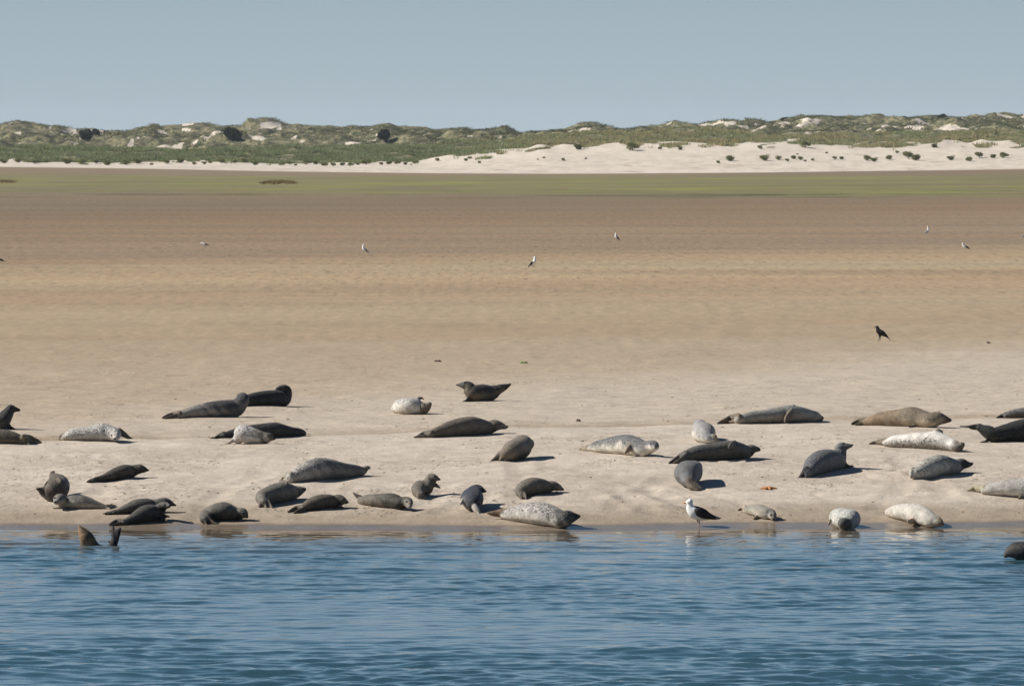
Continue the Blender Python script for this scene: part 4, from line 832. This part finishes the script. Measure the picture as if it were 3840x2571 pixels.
# (px, row of the base, width) read off the white slope
RS = [(2740,605,46,'wide shrub low on the white slope, first from the left of the right-hand row'),(2692,614,20,'small shrub just left of the first wide one on the white slope'),(2865,604,44,'oval shrub second in the right-hand row on the white slope'),
 (2920,600,34,'shrub touching its left neighbour above a smaller one'),(2952,606,22,'small shrub below its touching neighbours'),(2977,596,30,'left shrub of a touching pair in the right-hand row'),(3000,600,26,'right shrub of the touching pair'),
 (3018,606,14,'tiny shrub under the touching pair'),(3048,604,20,'small single shrub after the touching pair'),(3130,598,24,'left of two small separate shrubs'),(3157,598,26,'right of two small separate shrubs'),
 (3250,603,36,'tall round shrub joined to a lower one at its right'),(3275,607,32,'lower shrub joined to the tall round one'),(3335,599,36,'shrub with yellowing leaves before the largest one'),
 (3405,595,52,'left half of the largest shrub clump on the slope'),(3437,603,50,'largest round shrub on the white slope'),(3363,575,18,'tiny shrub higher on the slope above the largest clump'),
 (3562,602,34,'single shrub between the largest clump and the last four'),(3635,605,36,'low left shrub of the last four near the right edge'),(3671,592,42,'upper broad shrub of the last four near the right edge'),
 (3725,593,32,'third shrub of the last four near the right edge'),(3762,594,40,'rightmost of the last four shrubs'),(3098,576,14,'thin upright shrub high on the white slope'),(2990,580,12,'faint little shrub high on the white slope'),
 (2850,561,28,'shrub hanging under the grass edge, right of the centre'),(2552,563,24,'dark shrub under the grass edge above bare sand'),(2370,566,56,'broad shrub spilling down from the grass edge'),(2165,562,44,'shrub below the grass edge, left of the broad spilling one'),
 (2040,594,14,'upright tuft shrub alone on the sand near the middle'),(2112,603,20,'small shrub with dry stems on the middle sand'),(2197,598,14,'faint shrub on the middle sand'),(2017,600,10,'tiny shrub beside the upright one'),
 (1745,604,22,'left dark shrub of a pair near the middle of the beach'),(1763,597,20,'right dark shrub of a pair near the middle of the beach'),(1798,613,20,'small dark shrub lying lower at the middle'),(2475,560,22,'shrub in the notch of the grass edge'),
 (3020,556,44,'dark green shrub cut into the right grass edge'),(3500,555,34,'tall dark shrub in the grass edge at the right')]
for i, (px, row, wd, lb) in enumerate(RS): shrub(px, row, wd, i, lb)
LS = [(15,620,40),(70,612,46),(130,615,34),(145,618,26),(172,617,24),(250,604,50),(310,598,48),(360,611,32),(405,609,42),(470,610,40),(515,606,44),(570,612,24),(625,609,36),(680,611,40),(728,616,22),(765,616,24),(790,618,24),
 (830,613,38),(880,612,28),(915,612,34),(955,612,34),(1060,610,34),(1085,614,30),(1110,619,18),(1150,612,42),(1180,613,34),(1220,612,34),(1250,615,30),(1285,625,28),(1315,611,28),(1340,613,20),(1375,612,46),(1430,612,24),(1460,613,32),(1490,611,30),(1518,614,24),(1560,600,30),(1640,588,26)]
for i, (px, row, wd) in enumerate(LS):
    shrub(px, row, wd, i + 2, 'low green clump at the foot of the left grass band', d=1246 + 6 * math.sin(i * 2.1) - (4 if row > 614 else 0), squash=.9, group='low green clumps along the foot of the left dune')
def tree(px, row, wpx, hpx, label, d, i, n=2600):
    x = (px - 1920) * d / F; z = max(float(ground(x, d)), CAMZ + (553 - row) * d / F - .6); h = hpx * d / F; wd = wpx * d / F / 2
    e = link(bpy.data.objects.new('tree', None)); e.location = (x, d, min(z, CAMZ + (553 - row) * d / F)); tag(e, label, 'tree')
    link(bpy.data.objects.new('crown', crown_mesh('crown', wd, wd, h * .52, n, .30, TRE, 50 + i, 9)), e).location = (0, 0, h * .04)
    t = link(bpy.data.objects.new('trunk', stem_mesh(h * .6, .16, 'trunk')), e)
def dscan(px, row, d0=1400, d1=1758):
    ds = np.arange(d0, d1, 2.0); x = (px - 1920) * ds / F; r = 553 - (ground(x, ds) - CAMZ) * F / ds
    r = np.minimum.accumulate(r); k = np.argmax(r < row); return ds[k] if r[k] < row else d1
tree(872, 536, 82, 62, 'large round dark tree in the dunes, left of the centre', dscan(872, 530), 1)
tree(1446, 533, 56, 52, 'medium round tree with a visible trunk low in the dunes', dscan(1446, 534), 2)
tree(322, 527, 48, 48, 'left dark tree of two beside each other at the far left', dscan(322, 528), 3)
tree(358, 512, 34, 30, 'right dark tree of two on the slope at the far left', dscan(358, 508), 4)
for i, (px, row, a, b, lb) in enumerate([(3530, 448, 34, 20, 'small dark tree on the right dune crest'), (3748, 434, 30, 12, 'small tree on the highest crest near the right edge'), (2755, 488, 34, 16, 'small tree on the crest right of centre'), (3390, 443, 30, 10, 'low bush tree on the crest left of the dark one'), (2945, 454, 40, 12, 'dark low tree on the crest above a pale sand face'), (2252, 482, 24, 12, 'little dark tree on the middle crest'), (3150,450,26,9,'flat dark tree on the right crest between two dips'), (3680,446,40,10,'spreading low tree right of the small dark crest tree')]):
    tree(px, row, a, b, lb, 1748, 10 + i, 900)
# ------------------------------------------------------------------ sea air
bm = bmesh.new(); bmesh.ops.create_cube(bm, size=1.0); me = bpy.data.meshes.new('haze'); bm.to_mesh(me); bm.free()
hz = link(bpy.data.objects.new('haze', me)); hz.scale = (20000, 16000, 60); hz.location = (0, 0, 22)
hm = bpy.data.materials.new('haze_air'); hm.use_nodes = True; t_ = hm.node_tree; t_.nodes.remove(t_.nodes['Principled BSDF'])
pv = t_.nodes.new('ShaderNodeVolumePrincipled'); pv.inputs['Density'].default_value = 0.00005; pv.inputs['Color'].default_value = (.80, .88, 1, 1)
t_.links.new(pv.outputs[0], t_.nodes['Material Output'].inputs['Volume']); me.materials.append(hm); tag(hz, 'thin sea haze over the flats', 'haze', kind='stuff')
print('objects', len(bpy.data.objects))
